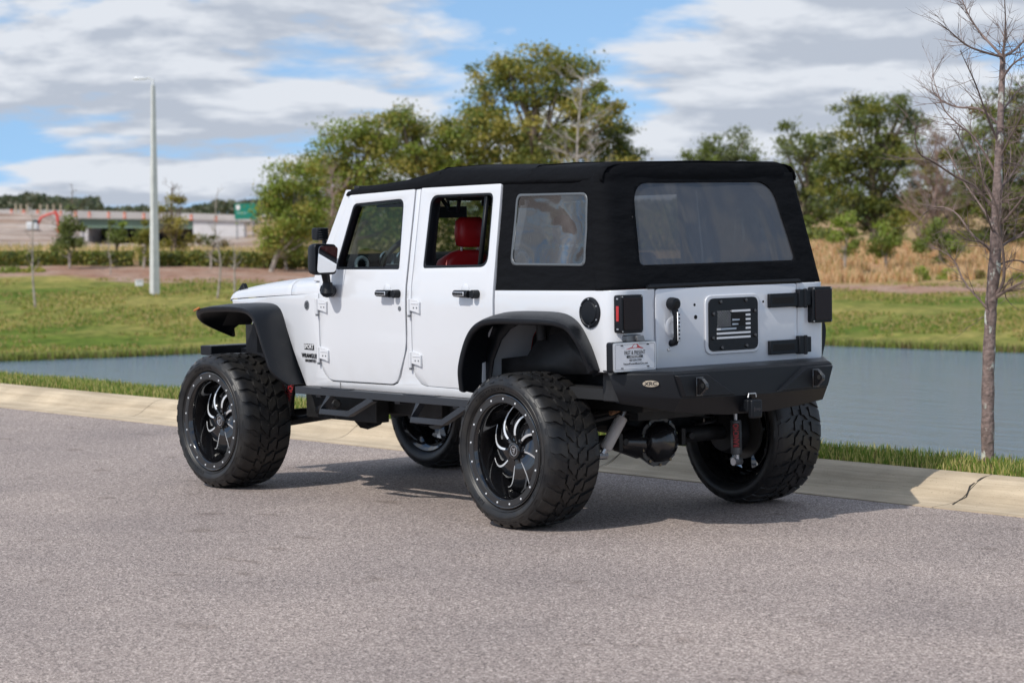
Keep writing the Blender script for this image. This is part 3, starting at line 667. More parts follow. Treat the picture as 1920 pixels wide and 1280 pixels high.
for s in (1, -1):
    flare('rear_fender_flare', RB, RL, (0, .55), s); f = flare('front_fender_flare', FB, FL, (2.85, .55), s)
    bm = B(); box(bm, (3.165, s*.955, 1.115), (.07, .012, .014), Matrix.Rotation(R(18), 3, 'Y')); link('side_marker_lamp', bm, AMBER, f, bev=.004)
# inner wheelhouses
for s in (1, -1):
    bm = B(); P = [(.47, .70), (.45, .85), (.41, 1.0), (.33, 1.10), (.20, 1.14), (0, 1.145), (-.18, 1.14), (-.32, 1.10), (-.42, 1.02), (-.50, .86)]
    loft(bm, [[Vector((x, s*y, z)) for x, z in P] for y in (.765, .60, .46)]); link('rear_wheelhouse', bm, [PAINT], CAR, ang=60)
    bm = B(); sheet(bm, P+[(-.5, .62), (.47, .62)], fmap=lambda x, z: Vector((x, s*.455, z))); link('wheelhouse_wall', bm, DARK, CAR)
    bm = B(); sheet(bm, [(.14, .72), (.26, .93), (.20, 1.06), (-.05, 1.09), (-.30, 1.08), (-.42, .95), (-.44, .72)], fmap=lambda x, z: Vector((x, s*.50, z))); link('wheelhouse_liner', bm, UNDER, CAR)
    bm = B(); P = [(2.22, .66), (2.34, .90), (2.46, 1.08), (2.62, 1.13), (2.9, 1.13), (3.15, 1.10), (3.24, 1.0)]
    loft(bm, [[Vector((x, s*y, z)) for x, z in P] for y in (.72, .50)]); sheet(bm, P+[(3.32, 1.0), (3.32, .70), (2.22, .60)], fmap=lambda x, z: Vector((x, s*.49, z))); link('front_wheelhouse', bm, UNDER, CAR, ang=60)

for s in (1, -1):
    bm = B(); op = [(.40, .70), (.395, .80), (.372, .885), (.30, 1.0), (.22, 1.062), (.12, 1.098), (.0, 1.108), (-.12, 1.105), (-.22, 1.088), (-.31, 1.05), (-.375, .98), (-.43, .90), (-.47, .83)]
    bd = [(.475, .70), (.465, .80), (.445, .93), (.41, 1.04), (.35, 1.11), (.27, 1.145), (.12, 1.158), (-.08, 1.16), (-.235, 1.158), (-.325, 1.135), (-.40, 1.085), (-.47, 1.0), (-.545, .85)]
    sheet(bm, op+bd[::-1], fmap=lambda x, z: Vector((x, s*.772, z))); link('arch_liner', bm, PLAST, CAR, solid=.008, off=0)
    bm = B(); sheet(bm, [(0.439, 0.799), (0.437, 0.886), (0.209, 0.911), (0.133, 0.991), (0.079, 1.02), (-0.061, 1.043), (-0.101, 1.061), (-0.237, 1.077), (-0.323, 0.871), (-0.322, 0.83)], fmap=lambda x, z: Vector((x, s*.66, z))); link('mud_guard', bm, UNDER, CAR, solid=.01, off=0)
# tailgate
TG = -.664
bm = B(); sheet(bm, rpoly([(.507, .857), (.507, 1.285), (-.540, 1.285), (-.540, .857)], .02, 4), fmap=lambda y, z: Vector((TG, y, z))); tg = link('tailgate', bm, PAINT, CAR, bev=.005, seg=3, solid=.022, off=0)
def ry(x, y, z): return Vector((x, y, z))
bm = B(); prism(bm, rpoly([(.160, .921), (.160, 1.241), (-.246, 1.241), (-.246, .921)], .05, 7), -.010, YZ(TG-.011)); link('plate_surround', bm, PAINT, tg, bev=.008, seg=3)
fx = TG-.0215
plate_out = rpoly([(.140, .939), (.140, 1.223), (-.226, 1.223), (-.226, .939)], .04, 7)
# flag relief: openings of the cover plate filled by a bright surface
bm = B(); prism(bm, plate_out, -.006, YZ(fx)); fp = link('flag_plate', bm, STEEL, tg, bev=.0015)
bm = B(); fxx = fx-.0062; y0, y1, z0, z1 = .083, -.167, 1.003, 1.157; hst = (z1-z0)/13
for k in range(0, 13, 2):
    za = z1-k*hst; ya = -.028 if k < 7 else y0
    if k in (4, 6):      # the vent opening hides part of these stripes
        box(bm, (fxx-.0008, (-.132+y1)/2, za-hst/2), (.0016, .035, hst*.92))
    elif k in (2,): box(bm, (fxx-.0008, (-.132+y1)/2, za-hst/2), (.0016, .035, hst*.92))
    elif k == 8: box(bm, (fxx-.0008, (y0+.055)/2, za-hst/2), (.0016, .027, hst*.92)); box(bm, (fxx-.0008, (-.132+y1)/2, za-hst/2), (.0016, .035, hst*.92))
    else: box(bm, (fxx-.0008, (ya+y1)/2, za-hst/2), (.0016, abs(ya-y1), hst*.92))
for r in range(9):
    for c in range(6 if r % 2 == 0 else 5):
        yy = y0-.008-(c+(0 if r % 2 == 0 else .5))*.0185; zz = z1-.006-r*.0098
        lathe(bm, [(0, .0028), (-.0014, .0028), (-.0014, 0)], 5, 'x', (fxx, yy, zz))
link('flag_cutout', bm, WHITE, fp, smooth=False)
VENT = mat('vent_steel', (.40, .42, .45), .25, metal=.9)
bm = B(); box(bm, (fxx-.001, (-.03-.13)/2, z1-4.4*hst), (.001, .10, 6*hst)); link('flag_vent', bm, DARK, fp)
bm = B()
for k, w_ in ((4, .55), (6, .45)): 
    prism(bm, [(-.030, z1-(k+.95)*hst), (-.030, z1-(k+.05)*hst), (-.030-.10*w_, z1-(k+.25)*hst), (-.030-.10*w_, z1-(k+.85)*hst)], -.001, YZ(fxx-.0016))
prism(bm, [(.055, z1-8.95*hst), (.055, z1-8.05*hst), (-.06, z1-8.1*hst), (-.06, z1-8.9*hst)], -.001, YZ(fxx-.0016))
link_each('vent_blade', bm, VENT, fp, smooth=False)
for (y, z) in ((.054, 1.203), (-.134, 1.207), (.108, 1.14), (-.20, 1.147), (.113, 1.01), (-.20, 1.015), (.048, .956), (-.137, .960)):
    bm = B(); lathe(bm, [(0, .011), (-.006, .010), (-.009, .006), (-.009, 0)], 14, 'x', (fx-.006, y, z)); link('screw', bm, GLOSSB, fp)
bm = B()
for (y, z, r) in ((.229, 1.193, .0075), (.222, 1.127, .0115), (-.281, 1.193, .0065)): lathe(bm, [(0, r), (-.0015, r), (-.0015, 0)], 20, 'x', (TG-.0112, y, z))
link_each('mount_hole', bm, DARK, tg)
bm = B(); lathe(bm, [(0, .014), (-.004, .013), (-.005, .008), (-.003, .005), (-.003, 0)], 20, 'x', (TG-.011, .417, .966)); link('key_lock', bm, SILVER, tg)
bm = B(); lathe(bm, [(0, .034), (-.02, .034), (-.045, .030), (-.05, .022), (-.05, 0)], 24, 'x', (TG-.011, .400, 1.205)); tube(bm, [(TG-.035, .400, 1.19), (TG-.045, .392, 1.14), (TG-.045, .390, 1.03), (TG-.035, .395, 1.0), (TG-.005, .40, .995)], [.020, .017, .017, .019, .02], 12); th = link('tailgate_handle', bm, PLAST, tg)
bm = B(); box(bm, (TG-.062, .390, 1.085), (.006, .020, .155)); link('handle_trim', bm, SILVER, th, bev=.008)
bm = B(); [lathe(bm, [(0, .0055), (-.0012, .0055), (-.0012, 0)], 10, 'x', (TG-.0652, .390, 1.022+k*.021)) for k in range(7)]; lathe(bm, [(0, .016), (-.002, .016), (-.002, 0)], 16, 'x', (TG-.0610, .400, 1.205)); link_each('handle_hole', bm, DARK, th)
bm = B(); lathe(bm, [(-.001, .058), (-.0035, .052), (-.0035, .03), (-.001, .028)], 28, 'x', (TG-.011, .385, 1.08)); link('handle_recess', bm, PAINT, tg)
for (za, zb) in ((1.160, 1.238), (.902, .982)):
    zc_ = (za+zb)/2; bm = B(); box(bm, (TG-.022, -.425, zc_-.003), (.022, .225, .076)); box(bm, (TG-.026, -.555, zc_+.003), (.032, .05, .10)); box(bm, (TG-.026, -.60, zc_+.004), (.026, .05, .085)); tube(bm, [(TG-.040, -.578, zc_-.05), (TG-.040, -.578, zc_+.056)], .011, 10)
    h = link('tailgate_hinge', bm, PLAST, tg, bev=.004); bm = B(); box(bm, (TG-.0335, -.415, zc_-.003), (.002, .165, .036)); link('hinge_inset', bm, DARK, h, bev=.003)
bm = B(); box(bm, (-.655, -.017, 1.300), (.03, 1.10, .022)); link('tailgate_rail', bm, PLAST, CAR, bev=.005)

# tail lamps
for s in (1, -1):
    y0, y1 = s*.628, s*.782; bm = B(); cy = (y0+y1)/2
    prism(bm, rpoly([(min(y0, y1), 1.063), (min(y0, y1), 1.262), (max(y0, y1), 1.262), (max(y0, y1), 1.063)], .016, 4), -.062, YZ(-.652)); t = link('tail_lamp', bm, PLAST, CAR, bev=.006, seg=3)
    bm = B(); prism(bm, rpoly([(cy-.062, 1.078), (cy-.062, 1.247), (cy+.062, 1.247), (cy+.062, 1.078)], .012, 4), -.004, YZ(-.7145)); ln = link('lamp_lens', bm, LENS, t, bev=.003)
    bm = B()
    for yy in (cy-.068, cy+.068):
        for zz in (1.072, 1.253): lathe(bm, [(0, .005), (-.002, .004), (-.002, 0)], 8, 'x', (-.7145, yy, zz))
    link_each('lamp_screw', bm, GREY, t)
    bm = B(); box(bm, (-.685, s*.7835, 1.165), (.020, .006, .080)); link('side_reflector', bm, REDL, t, bev=.002)
    bm = B(); box(bm, (-.685, s*.7835, 1.085), (.014, .004, .008)); box(bm, (-.685, s*.7835, 1.243), (.014, .004, .008)); link_each('side_screw', bm, SILVER, t)
# fuel flap
bm = B(); y_ = ysd(1.165)+.012; lathe(bm, [(0, .082), (.010, .080), (.014, .070), (.010, .064), (.010, .060), (.016, .055), (.018, 0)], 40, 'y', (-.490, y_, 1.168)); ff = link('fuel_flap', bm, PLAST, CAR, ang=30)
bm = B()
for k in range(6): a = R(60*k+30); lathe(bm, [(0, .005), (.003, .004), (.003, 0)], 8, 'y', (-.490+.0715*math.cos(a), y_+.013, 1.168+.0715*math.sin(a)))
link_each('flap_screw', bm, SILVER, ff)
# number plate and its box
px0, px1, pz0, pz1 = .540, .842, .862, 1.018; cy = (px0+px1)/2; X = -.708
bm = B(); prism(bm, rpoly([(px0, pz0), (px0, pz1), (px1, pz1), (px1, pz0)], .015, 4), .05, YZ(X)); pb = link('plate_box', bm, PLAST, CAR, bev=.004)
bm = B(); prism(bm, rpoly([(px0+.002, pz0+.002), (px0+.002, pz1-.002), (px1-.002, pz1-.002), (px1-.002, pz0+.002)], .014, 4), -.003, YZ(X-.0005)); pf = link('plate_rim', bm, SILVER, CAR)
bm = B(); prism(bm, rpoly([(px0+.007, pz0+.007), (px0+.007, pz1-.007), (px1-.007, pz1-.007), (px1-.007, pz0+.007)], .010, 4), -.0015, YZ(X-.004)); pl = link('number_plate', bm, WHITE, CAR)
bm = B(); o1 = rpoly([(px0+.013, pz0+.012), (px0+.013, pz1-.012), (px1-.013, pz1-.012), (px1-.013, pz0+.012)], .008, 3); i1 = rpoly([(px0+.0145, pz0+.0135), (px0+.0145, pz1-.0135), (px1-.0145, pz1-.0135), (px1-.0145, pz0+.0135)], .007, 3)
sheet(bm, o1, [i1], fmap=lambda y, z: Vector((X-.0062, y, z))); link('plate_border', bm, BLKTXT, pl)
X2 = X-.0063
text('plate_name', 'PAST & PRESENT', .030, (X2, cy+.002, .9605), 'rear', BLKTXT, pl, .0003, .0001, .66)
text('plate_phone', '407-559-7759', .0155, (X2, cy-.002, .9210), 'rear', BLKTXT, pl, .0003, .0002, .98)
text('plate_web', 'PastandPresentMotorCars.com', .0145, (X2, cy-.004, .9035), 'rear', BLKTXT, pl, .0003, .0001, .92)
bm = B(); box(bm, (X2, cy+.002, .9405), (.0008, .112, .0125)); bar = link('plate_band', bm, BLKTXT, pl)
text('plate_band_text', '--- MOTOR CARS ---', .0105, (X2-.0007, cy+.002, .9405), 'rear', WHITE, pl, .0003, .0002, .95)
bm = B()   # red car silhouette over the name
C_ = [(.063, .0), (.045, .006), (.028, .010), (.020, .012), (.012, .022), (.002, .0285), (-.010, .029), (-.022, .025), (-.036, .014), (-.050, .009), (-.064, .004), (-.05, .003), (-.03, .006), (.0, .0065), (.02, .006), (.04, .002)]
I_ = [(.014, .0125), (.008, .021), (.0, .0262), (-.009, .0265), (-.016, .0225), (-.018, .013), (-.010, .0095), (.01, .0095)]
sheet(bm, [(cy+.002+a, .978+b_) for a, b_ in C_], [[(cy+.002+a, .978+b_) for a, b_ in I_]], fmap=lambda y, z: Vector((X2-.0002, y, z))); link('plate_emblem', bm, REDL, pl)
bm = B(); [box(bm, (X2, cy+a, b_), (.001, .017, .005)) for a, b_ in ((.09, 1.000), (-.09, 1.001), (.09, .882), (-.09, .886))]; link_each('plate_slot', bm, DARK, pl)
bm = B(); prism(bm, rpoly([(cy-.06, 1.018), (cy-.055, 1.052), (cy+.045, 1.050), (cy+.045, 1.018)], .008, 3), .05, YZ(-.703)); prism(bm, rpoly([(cy-.062, 1.016), (cy-.05, 1.050), (cy-.0, 1.048), (cy-.01, 1.020)], .006, 3), -.028, YZ(-.700)); link('plate_lamp', bm, GREY, CAR, bev=.003)

# soft top ------------------------------------------------------------
def roofz(x): return interp(x, [(-.56, 1.925), (-.50, 1.952), (-.42, 1.957), (-.2, 1.950), (.02, 1.954), (.10, 1.957), (.17, 1.948), (.30, 1.950), (.70, 1.962), (.88, 1.966), (.95, 1.962), (1.10, 1.935), (1.30, 1.902), (1.55, 1.880), (1.72, 1.872), (1.80, 1.858)])
bm = B(); secs = []
for x in sorted(set([round(v, 3) for v in frange(-.50, 1.81, .055)]+[.10, .05, .15, .92, .88, .97, 1.78])):
    zt = roofz(x); zb = interp(x, [(-.5, 1.862), (.33, 1.862), (1.06, 1.846), (1.12, 1.842), (1.79, 1.816)])-.008; h = zt-zb; yb = ysd(zb)+.010
    wv = .006*noise.noise(Vector((x*3, 1, 0)))
    rr_ = max(0, min(1, (-.28-x)/.2)); yb -= .012*rr_
    half = [(yb, zb), (yb+.004, zb+h*.22), (yb-.008, zb+h*.52), (yb-.035, zb+h*.80), (yb-.085, zb+h*.94), (yb-.17, zt-.002), (.40, zt+.006+wv), (.20, zt+.010+wv), (0, zt+.012)]
    secs.append([Vector((x, y, z)) for y, z in half]+[Vector((x, -y, z)) for y, z in half[-2::-1]])
V = loft(bm, secs); bm.faces.new(V[-1]); ST = link('soft_top', bm, CANVAS, CAR, ang=80, solid=.006)
bm = B()  # roof seams
for x in (.10, .93):
    zt = roofz(x); yb = ysd(1.86)+.010
    tube(bm, [(x, .70, 1.868), (x-.003, .716, 1.89), (x-.006, .705, zt-.035), (x-.01, .66, zt-.006), (x-.01, .4, zt+.010), (x-.01, 0, zt+.014), (x-.01, -.4, zt+.010), (x-.006, -.68, zt-.01), (x, -.72, 1.88)], .0035, 6)
link_each('roof_seam', bm, CANVAS, ST)
# quarter and rear curtain wrapping the corner
ZB, ZT = 1.262, 1.866
def curt(s, out=0.0):
    def f(u, z):
        t = max(0, min(1, (z-ZB)/(ZT-ZB)))
        xr = -.648+(.150)*t; yy = ysd(z)+.004+out; rad = .075-.012*t+out; xc = xr+rad-out
        # same u at every height: side until XCU, then corner, then rear
        XCU = -.53
        if u >= XCU: k = (u-.325)/(XCU-.325); x = .325+k*(xc-.325); y = yy
        else:
            q = XCU-u; Lc = .16
            if q <= Lc: a = q/Lc*math.pi/2; x = xc-rad*math.sin(a); y = yy-rad+rad*math.cos(a)
            else:
                k = (q-Lc)/.68; x = xr-out; y = (yy-rad)*(1-k)
                x -= .012*math.sin(math.pi*min(1, k))*math.sin(math.pi*t)
        rip = .0035*noise.noise(Vector((x*7, y*7, z*9)))+.002*noise.noise(Vector((x*20, y*20, z*16)))
        return Vector((x-(rip if u < XCU else 0), s*(y+(rip if u >= XCU else 0)), z))
    return f
UC = -.53; UR = UC-.16
for s in (1, -1):
    bm = B(); W = rpoly([(.205, 1.415), (-.412, 1.415), (-.470, 1.795), (.178, 1.795)], .045, 6)
    sheet(bm, [(.322, ZB), (.322, 1.872), (UC-.005, 1.872), (UC-.005, ZB+.018)], [W], zc=frange(1.28, 1.86, .025), xc=frange(-.52, .31, .03), fmap=curt(s)); link('side_curtain', bm, CANVAS, ST, ang=80, solid=.005, off=0)
    wi = [((x+.125)*.97-.125, (z-1.605)*.955+1.605) for x, z in W]; wo = [((x+.125)*1.02-.125, (z-1.605)*1.025+1.605) for x, z in W]
    bm = B(); sheet(bm, wo, [wi], zc=frange(1.43, 1.79, .06), fmap=curt(s, .004)); link('window_welt', bm, mat('welt_vinyl', (.10, .11, .12), .35), ST, solid=.003, off=0)
    bm = B(); sheet(bm, wi, zc=frange(1.43, 1.79, .03), xc=frange(-.46, .18, .04), fmap=lambda u, z: curt(s, .001)(u, z)); link('vinyl_window', bm, VINYL, ST)
    # overlapping corner flap of the rear curtain
    bm = B(); RW = None
WR = None
bm = B()
def rmap(u, z):       # u from left (+) to right (-), continuous over the rear
    s = 1 if u >= 0 else -1; k = abs(u)       # k: distance from the centre line along the rear, then round the corner
    return curt(s, .009)(UR-.68+k, z)
umax = .68+.16+.04
hole = rpoly([(.555, 1.412), (.540, 1.848), (-.515, 1.848), (-.565, 1.412)], [.03, .13, .13, .03], 7)
sheet(bm, [(umax, ZB+.022), (umax-.02, 1.87), (umax-.06, 1.90), (-umax+.06, 1.90), (-umax+.02, 1.87), (-umax, ZB+.022), (-.62, ZB+.03), (.62, ZB+.03)], [hole], zc=frange(1.28, 1.88, .03), xc=frange(-.86, .86, .04), fmap=rmap); link('rear_curtain', bm, CANVAS, ST, ang=80, solid=.006, off=0)
bm = B(); sheet(bm, [(x*1.01, (z-1.63)*1.02+1.63) for x, z in hole], zc=frange(1.42, 1.84, .03), xc=frange(-.7, .7, .05), fmap=lambda u, z: rmap(u, z)+Vector((.006, 0, 0))); link('rear_vinyl_window', bm, VINYLR, ST)
# rolled top edge above the rear curtain
bm = B(); secs = []
for k in range(-24, 25):
    e = abs(k)/24; a = max(0, (e-.62)/.38)*math.pi/2*.94; sg_ = 1 if k > 0 else -1
    y = sg_*(.575*min(1, e/.62)+.138*math.sin(a)); zt = 1.957-.006*e-.100*(1-math.cos(a))
    g = min(1, max(0, (e-.9)/.1))
    prof = [(-.500, 1.852), (-.509, 1.866), (-.514, min(1.895, zt-.02)), (-.509, zt-.016), (-.494, zt-.001), (-.465, zt+.006), (-.40, zt+.006), (-.33, zt-.001)]
    yy = [y*(1-.01*i) for i in range(8)] if False else [y]*8
    secs.append([Vector((x+.045*e**5, q, z)) for (x, z), q in zip(prof, yy)])
loft(bm, secs); link('rear_bow_fold', bm, CANVAS, ST, ang=70, solid=.004, off=0)
bm = B(); tube(bm, [(-.668, .56, 1.296), (-.662, 0, 1.302), (-.668, -.57, 1.296)], .012, 8); link('curtain_bar', bm, PLAST, ST)

# door mirrors and lamp pods
for s in (1, -1):
    bm = B(); c_ = Vector((1.80, s*.925, 1.440)); 
    pts = rpoly([(-.078, -.092), (-.082, .085), (.076, .094), (.078, -.094)], .028, 5)
    M = Matrix.Translation(c_) @ Matrix(((0, 0, 1, 0), (1, 0, 0, 0), (0, 1, 0, 0), (0, 0, 0, 1)))
    secs = [[M @ Vector((a*k, b_*k, d)) for a, b_ in pts] for d, k in ((-.035, .96), (-.03, 1), (.0, 1.0), (.04, .93), (.065, .75), (.075, .4))]
    V = loft(bm, secs, closed=True); bm.faces.new(V[0]); bm.faces.new(V[-1])
    tube(bm, [(1.81, s*.90, 1.36), (1.815, s*.88, 1.28)], [.026, .022], 10); tube(bm, [(1.815, s*.885, 1.255), (1.90, s*.79, 1.245)], [.045, .036], 12); tube(bm, [(1.815, s*.88, 1.30), (1.815, s*.88, 1.235)], [.028, .045], 12)
    mo = link('door_mirror', bm, PLAST, CAR, bev=.003)
    bm = B(); prism(bm, [(a*.86, b_*.86) for a, b_ in pts], -.002, M @ Matrix.Translation((0, 0, -.052)) @ Matrix.Rotation(R(-9), 4, 'X')); link('mirror_glass', bm, MIRR, mo)
    bm = B(); c2 = Vector((2.10, s*.730, 1.585)); box(bm, c2, (.06, .085, .075)); box(bm, c2+Vector((.02, 0, 0)), (.05, .07, .06)); box(bm, c2+Vector((0, -s*.03, -.07)), (.03, .02, .10)); lp = link('lamp_pod', bm, PLAST, CAR, bev=.008)
    bm = B()
    for k in range(5): box(bm, c2+Vector((-.034, 0, -.028+k*.014)), (.01, .07, .004))
    link_each('pod_fin', bm, GLOSSB, lp)

# interior
def seat(x, y, w=.50, top=1.36, hr=True, m=RED):
    e = empty('seat', (0, 0, 0)); bpy.data.objects.remove(e)
    bm = B(); secs = []
    for z, dx_, hw, th_ in ((.86, 0, .20, .07), (.95, -.01, .235, .075), (1.10, -.05, .245, .07), (1.25, -.09, .24, .06), (top-.06, -.12, .19, .055), (top-.015, -.14, .12, .04), (top, -.145, .07, .015)):
        hw *= w/.5; secs.append([Vector((x+dx_+a*th_, y+b_*hw, z)) for a, b_ in ((-1, -.8), (-1, 0), (-1, .8), (-.6, .97), (.2, 1.04), (1.15, .98), (1.1, .8), (.8, .5), (.75, 0), (.8, -.5), (1.1, -.8), (1.15, -.98), (.2, -1.04), (-.6, -.97))])
    V = loft(bm, secs, closed=True); bm.faces.new(V[0]); bm.faces.new(V[-1]); box(bm, (x+.25, y, .87), (.5, w*.95, .14))
    o = link('seat', bm, m, CAR, ang=60, bev=.01)
    if hr:
        bm = B(); hx = x-.165
        secs = []
        for z, hw, th_ in ((top+.015, .06, .035), (top+.03, .095, .05), (top+.10, .105, .055), (top+.165, .098, .05), (top+.19, .07, .03)):
            secs.append([Vector((hx+th_*math.cos(a), y+hw*math.copysign(abs(math.sin(a))**.6, math.sin(a)), z)) for a in [2*math.pi*k/16 for k in range(16)]])
        V = loft(bm, secs, closed=True); bm.faces.new(V[0]); bm.faces.new(V[-1]); link('headrest', bm, m, o, ang=60)
        bm = B(); [tube(bm, [(hx+.01, y+q, top-.03), (hx, y+q, top+.04)], .007, 6) for q in (-.06, .06)]; link_each('headrest_post', bm, CHROME, o)
        bm = B(); [tube(bm, [(hx+.052, y+q, top+.03), (hx+.06, y+q, top+.10), (hx+.05, y+q, top+.18)], .002, 5) for q in (-.065, .065)]; link_each('seat_piping', bm, WHITE, o)
seat(1.25, .37, .44, 1.485); seat(1.25, -.37, .44, 1.485)
for y in (-.225, .225): seat(.42, y, .40, 1.27)
bm = B()
secs = []
for y in frange(-.73, .73, .1): secs.append([Vector((a, y*(.985 if b_ > 1.3 else 1), b_)) for a, b_ in ((1.82, .95), (1.82, 1.28), (1.845, 1.42), (1.89, 1.462), (2.02, 1.45), (2.10, 1.33))])
loft(bm, secs); box(bm, (1.92, 0, 1.1), (.2, 1.46, .46)); box(bm, (1.45, 0, .98), (.8, .22, .30)); da = link('dashboard', bm, INTB, CAR, bev=.01)
for y in (.66, .12, -.12, -.66):
    bm = B(); lathe(bm, [(.0, .032), (-.012, .034), (-.016, .042), (-.012, .050), (.0, .052)], 28, 'x', (1.830, y*.94, 1.400)); v_ = link('air_vent', bm, WHITE if abs(y) > .5 else PLAST, da)
    bm = B(); [box(bm, (1.820, y*.94, 1.400+k*.014), (.006, .062, .005)) for k in (-1, 0, 1)]; link_each('vent_slat', bm, PLAST, v_)
bm = B(); [lathe(bm, [(0, .05), (-.02, .052), (-.02, .047), (0, .045)], 24, 'x', (1.825, .38+k*.062, 1.425)) for k in (-1, 1)]; link_each('gauge_ring', bm, SILVER, da)
bm = B(); c_ = Vector((1.69, .38, 1.385)); rot = Matrix.Rotation(R(-24), 3, 'Y')
n = 40; ring = [c_+rot @ Vector((0, .185*math.cos(2*math.pi*k/n), .185*math.sin(2*math.pi*k/n))) for k in range(n+1)]; tube(bm, ring, .016, 8, cap=False)
box(bm, c_+rot @ Vector((.02, 0, -.01)), (.05, .13, .11), rot); tube(bm, [c_, (1.80, .38, 1.26)], .035, 8); stw = link('steering_wheel', bm, INTB, CAR, bev=.004)
bm = B(); [box(bm, c_+rot @ Vector((.0, q[0], q[1])), (.012, q[2], q[3]), rot) for q in ((.12, .0, .12, .03), (-.12, 0, .12, .03), (0, -.12, .03, .12))]; link('wheel_spoke', bm, GREY, stw)
bm = B(); box(bm, (1.755, 0, 1.705), (.03, .24, .07)); tube(bm, [(1.765, 0, 1.74), (1.80, 0, 1.83)], .01, 6); link('cabin_mirror', bm, PLAST, CAR, bev=.012)
for s in (1, -1):
    bm = B(); tube(bm, crv([(-.42, s*.66, 1.0), (-.40, s*.655, 1.60), (-.34, s*.64, 1.79), (-.15, s*.635, 1.83), (.5, s*.635, 1.845), (1.05, s*.635, 1.84), (1.6, s*.64, 1.82), (1.76, s*.645, 1.79)], 4), .030, 8)
    tube(bm, [(1.06, s*.635, 1.84), (1.04, s*.70, 1.50), (1.03, s*.72, .95)], .036, 8); tube(bm, [(.16, s*.635, 1.83), (.12, s*.66, 1.5), (.06, s*.68, 1.0)], .030, 8)
    tube(bm, [(1.88, s*.70, 1.56) if False else (1.97, s*.735, 1.34), (1.75, s*.66, 1.80)], .022, 8)
    rb = link('roll_bar', bm, INTB, CAR, ang=50)
    bm = B(); tube(bm, [(1.02, s*.62, 1.78), (.98, s*.60, 1.72), (.90, s*.60, 1.71), (.86, s*.62, 1.77)], .012, 8); link('grab_handle', bm, PLAST, rb)
bm = B(); [tube(bm, [(x, -.64, 1.835), (x, .64, 1.835)], .028, 8) for x in (1.05, .15, -.36)]; box(bm, (1.0, 0, 1.80), (.16, 1.1, .06)); link_each('cross_bar', bm, INTB, CAR, bev=.006)
bm = B(); box(bm, (1.735, .40, 1.79), (.012, .34, .10)); box(bm, (1.735, -.40, 1.79), (.012, .34, .10)); link_each('sun_visor', bm, INTB, CAR, bev=.01)

# rear bumper ----------------------------------------------------------
bx = -.888
def bsec():
    top = [(-.60, .80, .848), (-.64, .81, .850), (bx, .585, .848), (bx, .33, .845), (bx+.0, .27, .845)]
    return top
bm = B()
# plan rows (x, y, z), left half, mirrored: top back edge, top front edge, crease, bottom
rows = [
 [(-.58, .80, .862), (-.67, .57, .862), (-.67, .33, .862), (-.67, .14, .862), (-.67, 0, .862)],
 [(-.62, .805, .858), (bx+.012, .575, .856), (bx+.012, .345, .856), (bx+.055, .20, .856) if False else (bx+.012, .20, .856), (bx+.012, 0, .856)],
 [(-.635, .808, .846), (bx, .585, .846), (bx, .352, .846), (bx, .30, .846), (bx, 0, .846)],
 [(-.66, .795, .775), (bx-.004, .565, .775), (bx-.004, .36, .775), (bx-.004, .24, .775), (bx-.004, 0, .775)],
 [(-.675, .785, .735), (bx-.006, .540, .722), (bx-.006, .36, .718), (bx-.006, .155, .714), (bx-.006, 0, .714)],
 [(-.66, .755, .700), (bx+.035, .55, .655), (bx+.04, .36, .632), (bx+.045, .155, .615), (bx+.045, 0, .615)],
 [(-.62, .75, .705), (bx+.10, .50, .665), (bx+.12, .36, .645), (bx+.12, .155, .63), (bx+.12, 0, .63)]]
grid = [[Vector(p) for p in r]+[Vector((p[0], -p[1], p[2])) for p in r[-2::-1]] for r in rows]
Vv = loft(bm, grid); bp_ = link('rear_bumper', bm, STEEL, CAR, ang=12, bev=.004, solid=.006)
# raised wings either side of the sunken centre
for s in (1, -1):
    bm = B(); q = [(.582, .843), (.345, .843), (.150, .716), (.150, .7155), (.538, .7225)]
    q = [(.580, .844), (.352, .844), (.150, .717), (.538, .724)]
    a = [bm.verts.new((bx-.005, s*y, z)) for y, z in q]; b_ = [bm.verts.new((bx-.034, s*(y-.012 if y > .5 else y+.020), z+(-.006 if z > .8 else .006))) for y, z in q]
    bm.faces.new(b_); [bm.faces.new((a[i], a[(i+1) % 4], b_[(i+1) % 4], b_[i])) for i in range(4)]
    link('bumper_face', bm, STEEL, bp_, bev=.003)
    yc = .430*s; bm = B(); prism(bm, rpoly([(.0, .735), (0, .822), (-.030, .822), (-.062, .795), (-.062, .770), (-.020, .735)], [0, 0, .01, .012, .012, 0], 4), .022, Matrix(((1, 0, 0, bx-.034), (0, 0, 1, yc-.011), (0, 1, 0, 0), (0, 0, 0, 1))))
    box(bm, (bx-.037, yc, .779), (.008, .05, .10)); sm_ = link('shackle_mount', bm, GLOSSB, bp_, bev=.003)
    bm = B(); lathe(bm, [(-.0125, .013), (.0125, .013)], 16, 'y', (bx-.034-.038, yc, .785)); lathe(bm, [(-.0125, 0), (-.0125, .013)], 16, 'y', (bx-.072, yc, .785)); lathe(bm, [(.0125, 0), (.0125, .013)], 16, 'y', (bx-.072, yc, .785)); link('shackle_hole', bm, DARK, sm_)
